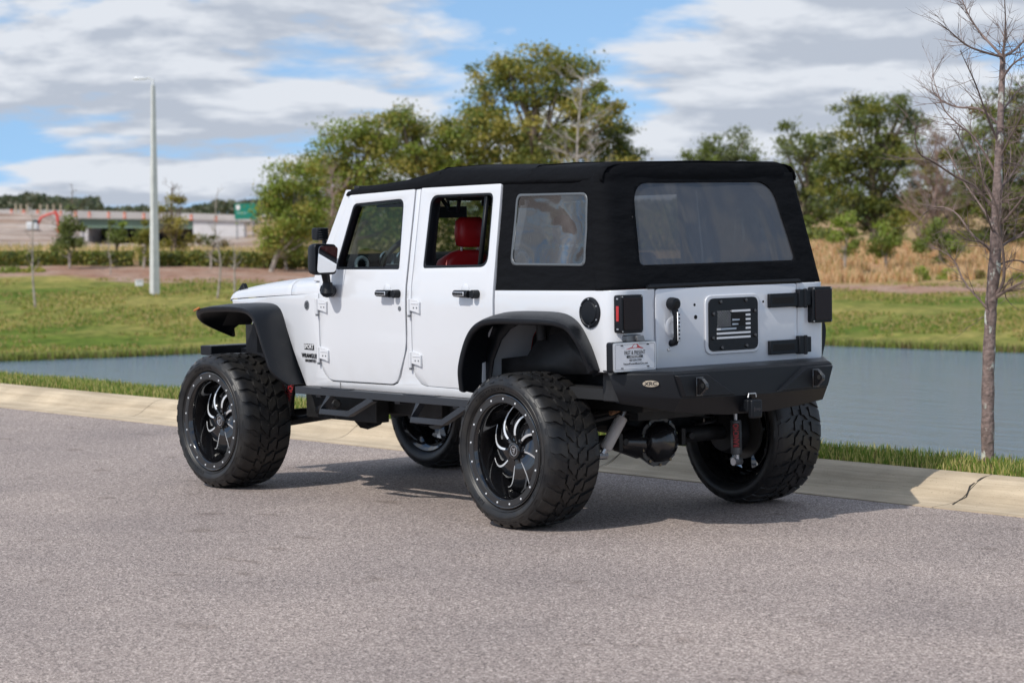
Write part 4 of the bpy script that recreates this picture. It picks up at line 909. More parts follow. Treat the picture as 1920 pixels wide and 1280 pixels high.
# badge on the left wing
nrm = Vector((-(.808-.585), (bx+.635), 0)); wv = Vector((bx+.635, .585-.808, 0)).normalized(); nrm = Vector((-abs(wv.y), abs(wv.x), 0)).normalized()
bc = Vector((-.635, .808, 0)).lerp(Vector((bx, .585, 0)), .66); bc.z = .800
u3 = Vector((wv.x, wv.y, 0)); M = Matrix((u3, Vector((0, 0, 1)), u3.cross(Vector((0, 0, 1))))).transposed().to_4x4(); 
if (M.to_3x3() @ Vector((0, 0, 1))).x > 0: pass
M.translation = bc+nrm*.004
bm = B(); el = [(.043*math.cos(2*math.pi*k/32), .017*math.sin(2*math.pi*k/32)) for k in range(32)]; prism(bm, el, .008, M @ Matrix.Translation((0, 0, -.002))); bo = link('bumper_badge', bm, GOLD, bp_, bev=.001)
me = text('badge_lettering', 'XRC', .036, None, None, BLKTXT, None, .001, .0004, mesh_only=True); me.transform(M @ Matrix.Translation((0, 0, .0072)) @ Matrix.Diagonal((.92, .75, 1, 1))); me.materials.clear(); me.materials.append(BLKTXT); to = bpy.data.objects.new('badge_lettering', me); col.objects.link(to); to.parent = bo
# tow hitch cover
bm = B(); box(bm, (bx-.0, .045, .655), (.08, .075, .07)); box(bm, (bx-.052, .045, .640), (.035, .078, .10)); hc = link('hitch_cover', bm, PLAST, CAR, bev=.010, seg=3)
bm = B(); tube(bm, [(bx-.03, .075, .70), (bx-.03, .07, .72), (bx-.03, .02, .72), (bx-.03, .015, .70)], .004, 6); link('hitch_pin', bm, SILVER, hc)
text('hitch_lettering', 'Jeep', .028, (bx-.0705, .045, .640), 'rear', mat('hitch_text', (.05, .045, .05), .6), hc, .0008)
# side step bars -------------------------------------------------------
for s in (1, -1):
    bm = B()
    def rail(pts, w_, h_, mi=0):
        secs = []
        for i, p in enumerate(pts):
            p = Vector(p); t = (Vector(pts[min(i+1, len(pts)-1)])-Vector(pts[max(i-1, 0)])).normalized(); a = Vector((0, 1, 0)); b_ = t.cross(a).normalized(); a = b_.cross(t).normalized()
            secs.append([p+a*w_+b_*h_, p-a*w_+b_*h_, p-a*w_-b_*h_, p+a*w_-b_*h_])
        V = loft(bm, secs, closed=True); bm.faces.new(V[0]); bm.faces.new(V[-1][::-1])
    rail([(2.15, s*.865, .648), (.42, s*.865, .648)], .036, .021)
    for (a, b_, c_, d) in ((1.81, 1.852, 1.555, 1.365), (.925, .945, .645, .48)):
        rail([(a-.012, s*.875, .63), (b_-.012, s*.915, .534), (c_, s*.915, .534), (d, s*.875, .63)], .022, .017)
    box(bm, (.92, s*.865, .6725), (.30, .05, .004)); box(bm, (1.75, s*.865, .6725), (.30, .05, .004))
    for x in (1.95, 1.15, .60): box(bm, (x, s*.66, .63), (.05, .42, .04))
    link('side_step', bm, STEPM, CAR, bev=.005)
# chassis --------------------------------------------------------------
bm = B()
for s in (1, -1):
    tube(bm, [(-.66, s*.46, .72), (-.40, s*.46, .74), (.25, s*.46, .74), (.5, s*.44, .62), (2.2, s*.42, .62), (2.6, s*.42, .70), (3.4, s*.42, .72)], .055, 6)
    box(bm, (1.3, s*.62, .66), (1.7, .16, .10)); box(bm, (-.60, s*.60, .78), (.16, .30, .16))
    tube(bm, [(.02, s*.42, .40), (.8, s*.36, .50)], .025, 8); tube(bm, [(2.96, s*.42, .38), (2.15, s*.40, .50)], .028, 8); tube(bm, [(-.02, s*.60, .40), (.35, s*.46, .55)], .018, 6)
    tube(bm, [(2.93, s*.44, .42), (2.93, s*.42, .80)], .045, 8); box(bm, (2.95, s*.40, .86), (.35, .16, .5)); tube(bm, [(2.62, s*.45, .62), (2.80, s*.60, 1.02)], .020, 8)
box(bm, (1.4, 0, .56), (1.1, .6, .14)); box(bm, (1.95, 0, .565), (1.1, .72, .17)); box(bm, (2.5, .1, .60), (.35, .6, .2)); box(bm, (.55, -.05, .575), (.45, .86, .25)); box(bm, (.25, -.15, .56), (.10, .5, .20)); box(bm, (.22, -.46, .50), (.10, .30, .22)); box(bm, (-.22, .02, .60), (.08, .5, .10)); [box(bm, (2.25, q*.45, .535), (.75, .10, .20)) for q in (1, -1)]; box(bm, (.15, 0, .70), (.5, .8, .10)); tube(bm, [(2.45, .30, .50), (2.3, .62, .50), (2.0, .70, .56)], .03, 8); box(bm, (2.2, 0, .60), (.7, .5, .2)); box(bm, (.65, -.05, .57), (.6, .55, .14)); box(bm, (-.55, 0, .70), (.10, .9, .10)); box(bm, (-.30, 0, .80), (.9, .9, .10)); box(bm, (.45, 0, .60), (.5, .8, .22)); box(bm, (-.42, 0, .655), (.10, .84, .07)); tube(bm, [(-.25, -.5, .60), (-.25, .45, .64)], .02, 8); tube(bm, [(.25, -.5, .52), (.05, .0, .60), (.25, .5, .52)], .025, 8); box(bm, (1.05, .25, .485), (.30, .25, .06))  # includes plain filler boxes added to block bright gaps under the car
tube(bm, [(.9, -.3, .50), (.3, -.38, .55), (-.3, -.42, .60), (-.6, -.42, .62)], .032, 8); tube(bm, [(.05, 0, .45), (1.1, 0, .52)], .035, 8)
tube(bm, [(-.12, .55, .55), (-.13, -.35, .66)], .016, 6)
link('chassis', bm, UNDER, CAR, bev=.006)
bm = B(); tube(bm, [(0, -.68, .42), (0, .68, .42)], .042, 16); lathe(bm, [(-.68, .10), (-.60, .10), (-.60, .04)], 20, 'y'); lathe(bm, [(.60, .04), (.60, .10), (.68, .10)], 20, 'y')
for v in list(bm.verts): pass
bm.free(); bm = B(); tube(bm, [(0, -.68, .42), (0, .68, .42)], .042, 16)
for s in (1, -1): lathe(bm, [(s*.60, .04), (s*.60, .11), (s*.655, .13), (s*.70, .13), (s*.70, 0)], 24, 'y', (0, 0, .42)); box(bm, (-.05, s*.235, .42), (.05, .03, .10)); tube(bm, [(-.07, s*.25-.055, .42), (-.02, s*.25-.055, .42)], .022, 12)
ax_ = link('rear_axle', bm, UNDER, CAR, bev=.004)
bm = B(); cyd = -.055; lathe(bm, [(.10, .04), (.05, .11), (-.02, .135), (-.05, .140), (-.062, .140), (-.062, .118), (-.10, .112), (-.135, .085), (-.15, .045), (-.152, 0)], 10, 'x', (0, cyd, .405)); tube(bm, [(.0, cyd+.10, .40), (0, cyd+.28, .415)], [.09, .045], 12); tube(bm, [(.0, cyd-.08, .40), (0, cyd-.18, .415)], [.09, .045], 12)
df_ = link('differential', bm, mat('diff_black', (.012, .012, .014), .25, coat=.5), ax_, bev=.006, ang=50)
bm = B(); lathe(bm, [(-.060, .143), (-.068, .143), (-.068, .120), (-.060, .120)], 10, 'x', (0, cyd, .405), close=True); link('cover_flange', bm, mat('diff_flange', (.10, .10, .10), .45, metal=.5), df_)
for k in range(10): a = R(36*k+18); bm = B(); lathe(bm, [(0, .009), (-.008, .009), (-.008, 0)], 6, 'x', (-.068, cyd+.130*math.cos(a), .405+.130*math.sin(a))); link('cover_bolt', bm, GLOSSB, df_)
bm = B(); tube(bm, [(2.946, -.68, .42), (2.946, .68, .42)], .042, 12); lathe(bm, [(.08, .05), (0, .12), (-.08, .10), (-.12, 0)], 12, 'x', (2.946, -.2, .41)); [lathe(bm, [(s*.60, .04), (s*.60, .12), (s*.68, .14), (s*.72, .14), (s*.72, 0)], 24, 'y', (2.946, 0, .42)) for s in (1, -1)]; link('front_axle', bm, UNDER, CAR)
def shock(a, b_, m, rad=.034, lbl=None, rodm=SILVER):
    a = Vector(a); b_ = Vector(b_); d = b_-a; bm = B(); tube(bm, [a+d*.12, a+d*.15, a+d*.68, a+d*.70], [rad*.8, rad, rad, rad*.85], 16); o = link('shock_absorber', bm, m, CAR, ang=40)
    bm = B(); tube(bm, [a+d*.68, b_], rad*.35, 8); tube(bm, [a-d*.02, a+d*.13], rad*.5, 8); tube(bm, [a+Vector((0, -.03, 0)), a+Vector((0, .03, 0))], .022, 10); link('shock_rod', bm, rodm, o)
    if lbl:
        bm = B(); nrm_ = Vector((-.75, .66, 0)); t = d.normalized(); sd = t.cross(nrm_).normalized()
        for k in range(-3, 3):
            for i in (0,):
                a1, a2 = k*.22, (k+1)*.22
                f = lambda an, q: a+d*q+(nrm_*math.cos(an)+sd*math.sin(an))*(rad+.0012)
                bm.faces.new([bm.verts.new(f(a1, .24)), bm.verts.new(f(a2, .24)), bm.verts.new(f(a2, .66)), bm.verts.new(f(a1, .66))])
        link('shock_label', bm, mat('label_black', (.02, .01, .01), .4), o)
        me = text('t', lbl, .05, None, None, None, None, .0005, .001, mesh_only=True); T = Matrix((t, nrm_.cross(t).normalized(), nrm_)).transposed().to_4x4(); T.translation = a+d*.45+nrm_*(rad+.002)
        me.transform(T @ Matrix.Diagonal((.62, .9, 1, 1))); me.name = 'shock_lettering'; me.materials.clear(); me.materials.append(REDT); q = bpy.data.objects.new('shock_lettering', me); col.objects.link(q); q.parent = o
shock((-.10, .40, .36), (-.16, .235, .66), mat('shock_white', (.62, .60, .58), .4), .034)
shock((-.16, -.565, .262), (-.16, -.555, .60), GREY, .032, 'RANCHO')
shock((2.70, .62, .40), (2.60, .56, .86), PLAST, .034, 'RANCHO')
shock((2.78, -.60, .40), (2.70, -.56, .80), PLAST, .034)
bm = B(); tube(bm, [(-.20, .42, .60), (-.16, .22, .645)], .016, 8); box(bm, (-.19, .235, .66), (.05, .05, .09)); link('track_bar_bracket', bm, RUST, CAR, bev=.004)
for (x, y, z0, z1) in ((0.03, .50, .46, .78), (.03, -.50, .46, .78), (2.90, .52, .46, .90), (2.90, -.52, .46, .90)):
    bm = B(); n = 90; tube(bm, [(x+.06*math.cos(k*.42), y+.06*math.sin(k*.42), z0+(z1-z0)*k/n) for k in range(n+1)], .008, 6); link('coil_spring', bm, UNDER, CAR)
bm = B(); lathe(bm, [(0, 0), (-.0, .09), (.30, .09), (.30, 0)], 20, 'x', (-.52, -.02, .72)); link('muffler', bm, UNDER, CAR)

# wheels ---------------------------------------------------------------
def tyre_mesh():
    bm = B(); prof = [(-.030, .300), (-.300, .300), (-.318, .308), (-.338, .325), (-.350, .350), (-.349, .372), (-.338, .390), (-.322, .400), (-.300, .4045), (-.24, .408), (-.165, .4095), (-.09, .408), (-.030, .4045), (-.008, .400), (.008, .390), (.019, .372), (.020, .350), (.010, .325), (-.004, .311), (-.012, .306), (-.030, .300)]
    lathe(bm, prof, 96, 'y'); NP = 30; pitch = 2*math.pi/NP
    def rad(y): return interp(y, [(-.345, .385), (-.33, .4060), (-.315, .4125), (-.29, .4165), (-.24, .4195), (-.165, .4205), (-.09, .4195), (-.04, .4165), (-.015, .4125), (0, .4060), (.012, .385)])
    def blk(ya, yb, g, w_, phase, n=4, top=None, taper=.06):
        ys = frange(ya, yb, (yb-ya)/n)
        for k in range(NP):
            t0 = (k+phase)*pitch; A = []; Bt = []
            for y in ys:
                q = (y-ya)/(yb-ya); lo = t0+g(q)*pitch; hi = lo+w_(q)*pitch; mid = (lo+hi)/2
                for (an, li) in ((lo, A), (hi, Bt)):
                    r = rad(y); an2 = mid+(an-mid)*(1-taper)
                    yt = y+(.0015 if q == 0 else -.0015 if q == 1 else 0)*(1 if yb > ya else -1)
                    li.append((bm.verts.new((r*math.cos(an2), yt, r*math.sin(an2))), bm.verts.new(((r-.013)*math.cos(an), y, (r-.013)*math.sin(an)))))
            for i in range(n):
                bm.faces.new((A[i][0], A[i+1][0], Bt[i+1][0], Bt[i][0])); bm.faces.new((A[i][1], A[i+1][1], A[i+1][0], A[i][0])); bm.faces.new((Bt[i][0], Bt[i+1][0], Bt[i+1][1], Bt[i][1]))
            bm.faces.new((A[0][0], Bt[0][0], Bt[0][1], A[0][1])); bm.faces.new((A[n][0], A[n][1], Bt[n][1], Bt[n][0]))
    sg = lambda q: 1/(1+math.exp(-(q-.5)*9))
    # outer shoulder, centre pair, inner shoulder
    blk(.006, -.095, lambda q: .50*sg(q)+.06*math.sin(q*6.3), lambda q: .74-.14*sg(q)+.07*math.sin(q*9), 0, 7)
    blk(-.336, -.235, lambda q: -.0+.50*sg(q)+.06*math.sin(q*6.3), lambda q: .74-.14*sg(q)+.07*math.sin(q*9), .35, 7)
    blk(-.104, -.1615, lambda q: -.2+.50*sg(q)-.16*q, lambda q: .58+.16*math.sin(q*3.1), .45, 6)
    blk(-.226, -.1685, lambda q: -.2+.50*sg(q)-.16*q, lambda q: .58+.16*math.sin(q*3.1), .80, 6)
    # side biters
    for (y0, s_) in ((.0, 1), (-.330, -1)):
        for k in range(NP*1):
            t0 = k*pitch+pitch*.12; w0 = pitch*(.50 if k % 2 else .66); r1 = .404; r0 = .384 if k % 2 else .374
            P = []
            for (an, r) in ((t0, r1), (t0+w0, r1), (t0+w0*.9, r0), (t0+w0*.15, r0)):
                yy = interp(r, [(.366, .0195), (.372, .019), (.390, .008), (.400, -.008), (.4045, -.02)])
                yy = yy if s_ > 0 else -.330-yy
                P.append((bm.verts.new((r*math.cos(an), yy, r*math.sin(an))), bm.verts.new((r*math.cos(an), yy+s_*(.0065 if r > .40 else .004), r*math.sin(an)))))
            bm.faces.new([p[1] for p in P]); [bm.faces.new((P[i][0], P[(i+1) % 4][0], P[(i+1) % 4][1], P[i][1])) for i in range(4)]
    # raised ribs on the sidewall
    lathe(bm, [(.0205, .362), (.0225, .360), (.0225, .3575), (.0200, .356)], 96, 'y'); lathe(bm, [(.0125, .327), (.0145, .325), (.012, .322)], 96, 'y')
    return bm
bm = tyre_mesh()
def curved_text(bm, s, r, a0, size, sx=1.0):
    me = text('t', s, size, None, None, None, None, .0012, .0008, mesh_only=True); vm = []
    for v in me.vertices:
        rr = r+v.co.y; an = a0-(v.co.x*sx)/r*-1
        an = a0+(v.co.x*sx)/r
        vm.append(bm.verts.new((rr*math.cos(an), .0185+(-.0 if True else 0)+v.co.z+interp(rr, [(.325, -.006), (.34, .0), (.35, .0015), (.36, .001)]), rr*math.sin(an))))
    for p in me.polygons:
        try: bm.faces.new([vm[i] for i in p.vertices])
        except ValueError: pass
# reading clockwise as seen from +y (x points left in that view)
curved_text(bm, 'OPEN COUNTRY', .336, R(72), .030, 1.15); curved_text(bm, 'TOYO TIRES', .336, R(205), .030, 1.2); curved_text(bm, 'M/T', .336, R(305), .030, 1.2)
me_ty = bpy.data.meshes.new('tyre'); bmesh.ops.recalc_face_normals(bm, faces=bm.faces); bm.to_mesh(me_ty); bm.free(); me_ty.materials.append(RUBT); me_ty.shade_smooth(); me_ty.set_sharp_from_angle(angle=R(32))
wheel_bm = B(); lathe(wheel_bm, [(-.008, .300), (.0, .308), (.006, .309), (.008, .304), (.004, .298), (.002, .262), (-.004, .256), (-.05, .250), (-.14, .244), (-.20, .236), (-.215, .225), (-.235, .235), (-.30, .262), (-.315, .285), (-.325, .302), (-.318, .306), (-.31, .290), (-.29, .268), (-.235, .243), (-.20, .246), (-.12, .252), (-.03, .262), (-.012, .275), (-.008, .300)], 72, 'y')
W0 = link('wheel', wheel_bm, GLOSSB, CAR, ang=40)
ty = bpy.data.objects.new('tyre', me_ty); col.objects.link(ty); ty.parent = W0
bm = B(); lathe(bm, [(.0035, .299), (.0075, .297), (.0075, .266), (.003, .263)], 72, 'y'); rg_ = link('rim_ring', bm, mat('satin_black', (.022, .022, .023), .38), W0)
bm = B()
for k in range(17):
    a = 2*math.pi*(k+.3)/17; lathe(bm, [(.0074, .0062), (.010, .0058), (.0118, .003), (.012, 0)], 10, 'y', (.2836*math.cos(a), 0, .2836*math.sin(a)))
link_each('rim_bolt', bm, CHROME, W0)
# spokes: eight curved blades with a milled leading edge
bm = B()
def blade(th0):
    n = 12; secs = []
    for i in range(n+1):
        t = i/n; r = .050+.196*t; an = th0+.20*t+.62*t**2.0; yt = -.080+.016*math.sin(math.pi*t)-.045*t**2
        hw = (.017+.035*math.sin(math.pi*min(1, t*.62+.12)))/r; t1 = .0105*(.2+1.0*math.sin(math.pi*min(1, t*.8+.12)))/r
        pts = [(an+hw, yt-.045), (an+hw, yt+.000), (an+hw-t1, yt+.004), (an+hw*.15, yt-.008), (an-hw*.9, yt-.026), (an-hw*.9, yt-.05)]
        secs.append([Vector((r*math.cos(q), y, r*math.sin(q))) for q, y in pts])
    V = [[bm.verts.new(p) for p in s_] for s_ in secs]
    for i in range(n):
        for k in range(5):
            f = bm.faces.new((V[i][k], V[i][k+1], V[i+1][k+1], V[i+1][k])); f.material_index = 1 if (k == 1 and 1 < i < n) else 0
        bm.faces.new((V[i][5], V[i][0], V[i+1][0], V[i+1][5]))
    # short milled chamfer across the blade root
    for i in (n-1,):
        pass
for k in range(8): blade(2*math.pi*k/8+.35)
def chip(th0):
    P = []
    for (t, w_) in ((.52, 0), (.60, .010), (.80, .013), (.97, .004)):
        r = .050+.196*t; an = th0+.20*t+.62*t**2.0-(.042)/r; yt = -.080+.016*math.sin(math.pi*t)-.045*t**2-.0235
        P.append([bm.verts.new((r*math.cos(an), yt+.006, r*math.sin(an))), bm.verts.new((r*math.cos(an-w_*.6/r), yt-.004, r*math.sin(an-w_*.6/r)))])
    for a, b_ in zip(P, P[1:]): bm.faces.new((a[0], a[1], b_[1], b_[0])).material_index = 1
for k in range(8): chip(2*math.pi*k/8+.35)
link('spokes', bm, [GLOSSB, CHROME], W0, ang=25)
bm = B(); lathe(bm, [(-.20, .075), (-.13, .075), (-.105, .066), (-.095, .054), (-.070, .050), (-.062, .044), (-.060, .034), (-.066, .030), (-.066, 0)], 32, 'y')
for k in range(8): a = 2*math.pi*(k+.5)/8+.1; tube(bm, [(.058*math.cos(a), -.115, .058*math.sin(a)), (.061*math.cos(a), -.082, .061*math.sin(a))], .0085, 8)
hb_ = link('hub_cap', bm, GLOSSB, W0, ang=40)
bm = B(); lathe(bm, [(-.0655, .030), (-.0635, .029), (-.0635, .026), (-.0655, .025)], 28, 'y')
box(bm, (-.006, -.0645, 0), (.005, .003, .034), Matrix.Rotation(R(-20), 3, 'Y')); box(bm, (.004, -.0645, .008), (.018, .003, .005), Matrix.Rotation(R(-20), 3, 'Y')); box(bm, (.003, -.0645, -.004), (.012, .003, .005), Matrix.Rotation(R(-20), 3, 'Y')); link('cap_emblem', bm, SILVER, hb_)
bm = B(); lathe(bm, [(-.235, .165), (-.250, .165), (-.250, .05), (-.235, .05)], 40, 'y', close=True); link('brake_disc', bm, mat('brake_iron', (.12, .11, .10), .5, metal=.6), W0)
W0.location = (0, 1.003, .4195)
spots = [(2.946, 1.003, 0, 2.2), (0, -1.003, math.pi, .5), (2.946, -1.003, math.pi, 1.1)]
for x, y, rz, sp in spots:
    c = copy_tree(W0, CAR); c.location = (x, y, .4195); c.rotation_euler = (0, sp, 0) if rz == 0 else Matrix(Matrix.Rotation(math.pi, 3, 'Z') @ Matrix.Rotation(sp, 3, 'Y')).to_euler()

# ================================================================= trees and things beyond the pond
def gz(x, y):
    X, D = cg((x, y, 0)); return ground_h(x, y)
def gpt(px, D):
    p = at(px, 500, D); return Vector((p.x, p.y, ground_h(p.x, p.y)))
LM = {k: leafmat('leaf_'+k, c, .3) for k, c in dict(olive=(.25, .235, .050), olive2=(.36, .30, .075), deep=(.15, .175, .052), mid=(.17, .21, .050), bright=(.23, .29, .050), lime=(.33, .38, .08), brown=(.19, .14, .06), dark=(.055, .08, .03), grey=(.15, .17, .09), dry=(.60, .35, .19), dry2=(.74, .53, .34), dry3=(.26, .27, .09), red=(.30, .14, .08)).items()}
BARK = mat('bark', (.17, .13, .10), .9, var=.35, vscale=6, bump=.01, bscale=30)
PALE = mat('pale_bark', (.42, .37, .32), .85, c2=(.24, .19, .16), vscale=5)
GREYB = mat('dead_wood', (.36, .32, .28), .85, var=.3, vscale=5)
def leaf(bm, p, s, rg, mi, flat=.0):
    a = Vector((rg.gauss(0, 1), rg.gauss(0, 1), rg.gauss(0, .8))).normalized(); b_ = a.cross(Vector((rg.gauss(0, 1), rg.gauss(0, 1), rg.gauss(0, 1)))).normalized()
    l = s*rg.uniform(.6, 1.3); w_ = l*.55
    f = bm.faces.new((bm.verts.new(p-a*l*.5), bm.verts.new(p+b_*w_*.5), bm.verts.new(p+a*l*.5), bm.verts.new(p-b_*w_*.5))); f.material_index = mi
def quick(name, bm, ms, parent):
    me = bpy.data.meshes.new(name); bm.to_mesh(me); bm.free()
    for m_ in (ms if isinstance(ms, list) else [ms]): me.materials.append(m_)
    o = bpy.data.objects.new(name, me); col.objects.link(o); o.parent = parent; return o
def leafy(name, label, cat, px, D, lobes, mats, n, s, seed, group=None, trunk_r=.16, bark=None, base=None, cl=.5, limbs=14, dens=None, base_py=None):
    """lobes: (px, py, rx px, ry px) ellipses of the crown outline at distance D; depth of each lobe = its width"""
    rg = random.Random(seed); b0 = gpt(base if base else px, D)
    if base_py: b0 = at(base if base else px, base_py, D)
    root = empty(name, b0, 0, label, cat, group); inv = -b0
    k = D/FPX; cen = []
    tot = sum(rx*ry for _, _, rx, ry in lobes)
    ncl = max(6, int(n/58)); cl *= 1.12; s *= .77; bm = B(); tips = []
    for (lx, ly, rx, ry) in lobes:
        c = at(lx, ly, D); RX, RY = rx*k, ry*k; m_ = max(2, int(ncl*rx*ry/tot))
        for i in range(m_):
            while True:
                u, v, w_ = rg.uniform(-1, 1), rg.uniform(-1, 1), rg.uniform(-1, 1)
                q = u*u+v*v+w_*w_
                if .12 < q < 1: break
            p = c+RG*(u*RX)+FG*(w_*RX*.9)+Vector((0, 0, v*RY)); rad = cl*rg.uniform(.6, 1.35); tips.append(p)
            mi = rg.choices(range(len(mats)), [m[1] for m in mats])[0]
            for j in range(int(145*rg.uniform(.55, 1.4))):
                d = Vector((rg.gauss(0, 1), rg.gauss(0, 1), rg.gauss(0, .62)))*rad*.52
                leaf(bm, p+d+inv, s, rg, mi if rg.random() < .75 else rg.randrange(len(mats)))
    top = max(tips, key=lambda t: t.z); cx = sum((t for t in tips), Vector())/len(tips)
    H = top.z-b0.z
    tb = B(); mid = Vector((cx.x, cx.y, b0.z+H*.55)); tp = Vector((top.x, top.y, b0.z+H*.9))
    path_ = crv([b0-Vector((0, 0, .3)), b0.lerp(mid, .4)+RG*rg.uniform(-.1, .1)*H*.2, mid, mid.lerp(tp, .55)+RG*rg.uniform(-.2, .2), tp], 4)
    tube(tb, [p+inv for p in path_], [trunk_r*(1-.9*i/(len(path_)-1))+.01 for i in range(len(path_))], 8)
    for t in rg.sample(tips, min(limbs, len(tips))):
        h = b0.z+(t.z-b0.z)*rg.uniform(.35, .7); a = min(path_, key=lambda q: abs(q.z-h)); m_ = a.lerp(t, .5)+Vector((0, 0, -.06*(t-a).length))
        tube(tb, [q+inv for q in crv([a, m_, t], 3)], [trunk_r*.42, trunk_r*.36, trunk_r*.3, trunk_r*.24, trunk_r*.18, trunk_r*.12, trunk_r*.07], 5)
    o = quick('trunk', tb, bark or BARK, root); quick('crown', bm, [m[0] for m in mats], root)
    return root
O = LM
TG_ = 'tall trees behind the pond bank'
leafy('oak_tree', 'tallest broad olive-green tree rising behind the car roof', 'tree', 1010, 128,
      [(1000, 145, 75, 60), (1095, 165, 62, 52), (1050, 108, 45, 28), (930, 150, 58, 48), (1010, 230, 150, 60), (900, 255, 90, 50), (1040, 300, 150, 60), (940, 330, 110, 60), (1130, 210, 30, 30)],
      [(O['olive'], 4), (O['olive2'], 3), (O['deep'], 3), (O['mid'], 2)], 15000, .26, 1, TG_, .38, cl=.62, limbs=40)
leafy('oak_tree', 'rounded olive tree left of the tallest tree, above the front doors', 'tree', 790, 126,
      [(770, 225, 48, 34), (810, 275, 60, 45), (745, 290, 55, 50), (800, 340, 80, 50), (850, 300, 40, 60)],
      [(O['olive'], 4), (O['bright'], 2), (O['deep'], 2), (O['olive2'], 2), (O['mid'], 2)], 6500, .24, 2, TG_, .26, cl=.55, limbs=22)
leafy('oak_tree', 'yellowish olive tree with sparse top above the windscreen frame', 'tree', 660, 122,
      [(650, 255, 55, 38), (700, 250, 40, 40), (620, 300, 55, 45), (680, 320, 70, 55), (640, 370, 70, 60), (720, 380, 50, 60)],
      [(O['olive2'], 2), (O['bright'], 4), (O['olive'], 3), (O['mid'], 3)], 7500, .23, 3, TG_, .26, cl=.55, limbs=24)
leafy('maple_tree', 'bright green young tree on pale trunks left of the door mirror', 'tree', 510, 104,
      [(530, 335, 40, 42), (572, 330, 35, 45), (505, 385, 26, 36), (550, 400, 54, 50), (508, 435, 26, 36), (585, 410, 30, 60), (540, 460, 36, 26)],
      [(O['bright'], 4), (O['lime'], 2), (O['olive2'], 2), (O['mid'], 2)], 6500, .17, 4, None, .10, PALE, base=503, cl=.42, limbs=26)
leafy('maple_tree', 'darker leafy tree with pale trunk between the bright tree and the car bonnet', 'tree', 535, 106,
      [(540, 440, 26, 34), (520, 470, 26, 22), (560, 470, 20, 26)], [(O['mid'], 3), (O['olive2'], 3), (O['deep'], 2)], 1500, .15, 5, None, .08, PALE, base=537, cl=.35, limbs=10)
leafy('oak_tree', 'small dark green tree at the right foot of the tallest tree', 'tree', 1160, 130,
      [(1150, 262, 42, 30), (1180, 285, 28, 24), (1130, 300, 50, 34)], [(O['deep'], 4), (O['mid'], 3), (O['grey'], 1)], 2600, .22, 6, TG_, .2, cl=.5, limbs=10)
leafy('oak_tree', 'distant green tree just above the rear of the canvas roof', 'tree', 1345, 140,
      [(1310, 275, 36, 28), (1360, 265, 42, 26), (1400, 285, 36, 30), (1340, 320, 80, 40), (1385, 350, 60, 60)], [(O['mid'], 4), (O['deep'], 3), (O['grey'], 2)], 4200, .22, 7, TG_, .22, cl=.5, limbs=16)
leafy('oak_tree', 'dark tree with pale airy crown beside the rear corner of the roof', 'tree', 1500, 134,
      [(1480, 262, 42, 30), (1530, 268, 40, 28), (1490, 320, 60, 50), (1540, 370, 40, 60), (1510, 430, 40, 30)], [(O['deep'], 3), (O['grey'], 2), (O['mid'], 3), (O['olive'], 2)], 4200, .22, 8, TG_, .22, cl=.5, limbs=18)
leafy('oak_tree', 'large dark green tree with sky showing through, right of the car', 'tree', 1640, 128,
      [(1610, 215, 52, 34), (1670, 205, 44, 30), (1700, 250, 34, 40), (1590, 280, 55, 50), (1660, 300, 60, 55), (1700, 360, 40, 50), (1600, 370, 50, 50), (1650, 410, 60, 36), (1560, 330, 34, 40)],
      [(O['deep'], 4), (O['dark'], 2), (O['olive'], 3), (O['mid'], 2)], 9500, .23, 9, TG_, .30, cl=.55, limbs=34)
leafy('oak_tree', 'dense dark tree behind the bare tree at the right edge', 'tree', 1880, 118,
      [(1880, 215, 50, 42), (1930, 200, 55, 45), (1850, 290, 50, 55), (1920, 300, 70, 60), (1830, 370, 45, 55), (1900, 390, 80, 55), (1960, 380, 60, 60), (1860, 440, 60, 26)],
      [(O['deep'], 4), (O['dark'], 3), (O['olive'], 2), (O['mid'], 2)], 11000, .23, 10, TG_, .32, cl=.55, limbs=30)
leafy('oak_tree', 'olive brown low tree between the large dark tree and the bare tree', 'tree', 1740, 122,
      [(1735, 320, 40, 50), (1775, 280, 36, 44), (1730, 400, 45, 50), (1795, 400, 44, 60), (1820, 330, 34, 50)], [(O['brown'], 2), (O['olive'], 3), (O['deep'], 3)], 2800, .22, 12, TG_, .18, cl=.45, limbs=14)
# young trees on pale trunks
YG = 'young staked trees on the far bank'
leafy('sapling', 'first bright young tree right of the tail lamp, on a pale trunk', 'young tree', 1583, 103, [(1583, 425, 19, 22), (1572, 447, 22, 18), (1598, 448, 20, 20), (1585, 462, 22, 12)], [(O['bright'], 3), (O['mid'], 3), (O['lime'], 1)], 1100, .17, 21, YG, .055, PALE, cl=.24, limbs=8, base_py=528)
leafy('sapling', 'second bright young tree right of the tail lamp, with lopsided crown', 'young tree', 1660, 103, [(1664, 425, 16, 22), (1652, 455, 24, 20), (1678, 460, 20, 20), (1660, 472, 26, 12)], [(O['bright'], 3), (O['mid'], 3), (O['olive'], 1)], 1100, .17, 22, YG, .055, PALE, cl=.24, limbs=8, base_py=530)
leafy('sapling', 'dark green young tree beneath the branches of the bare tree', 'young tree', 1765, 104, [(1765, 440, 28, 26), (1745, 462, 24, 18), (1785, 465, 26, 20), (1764, 485, 14, 14)], [(O['mid'], 4), (O['deep'], 2), (O['bright'], 1)], 1400, .17, 23, YG, .06, BARK, cl=.26, limbs=8, base_py=508)
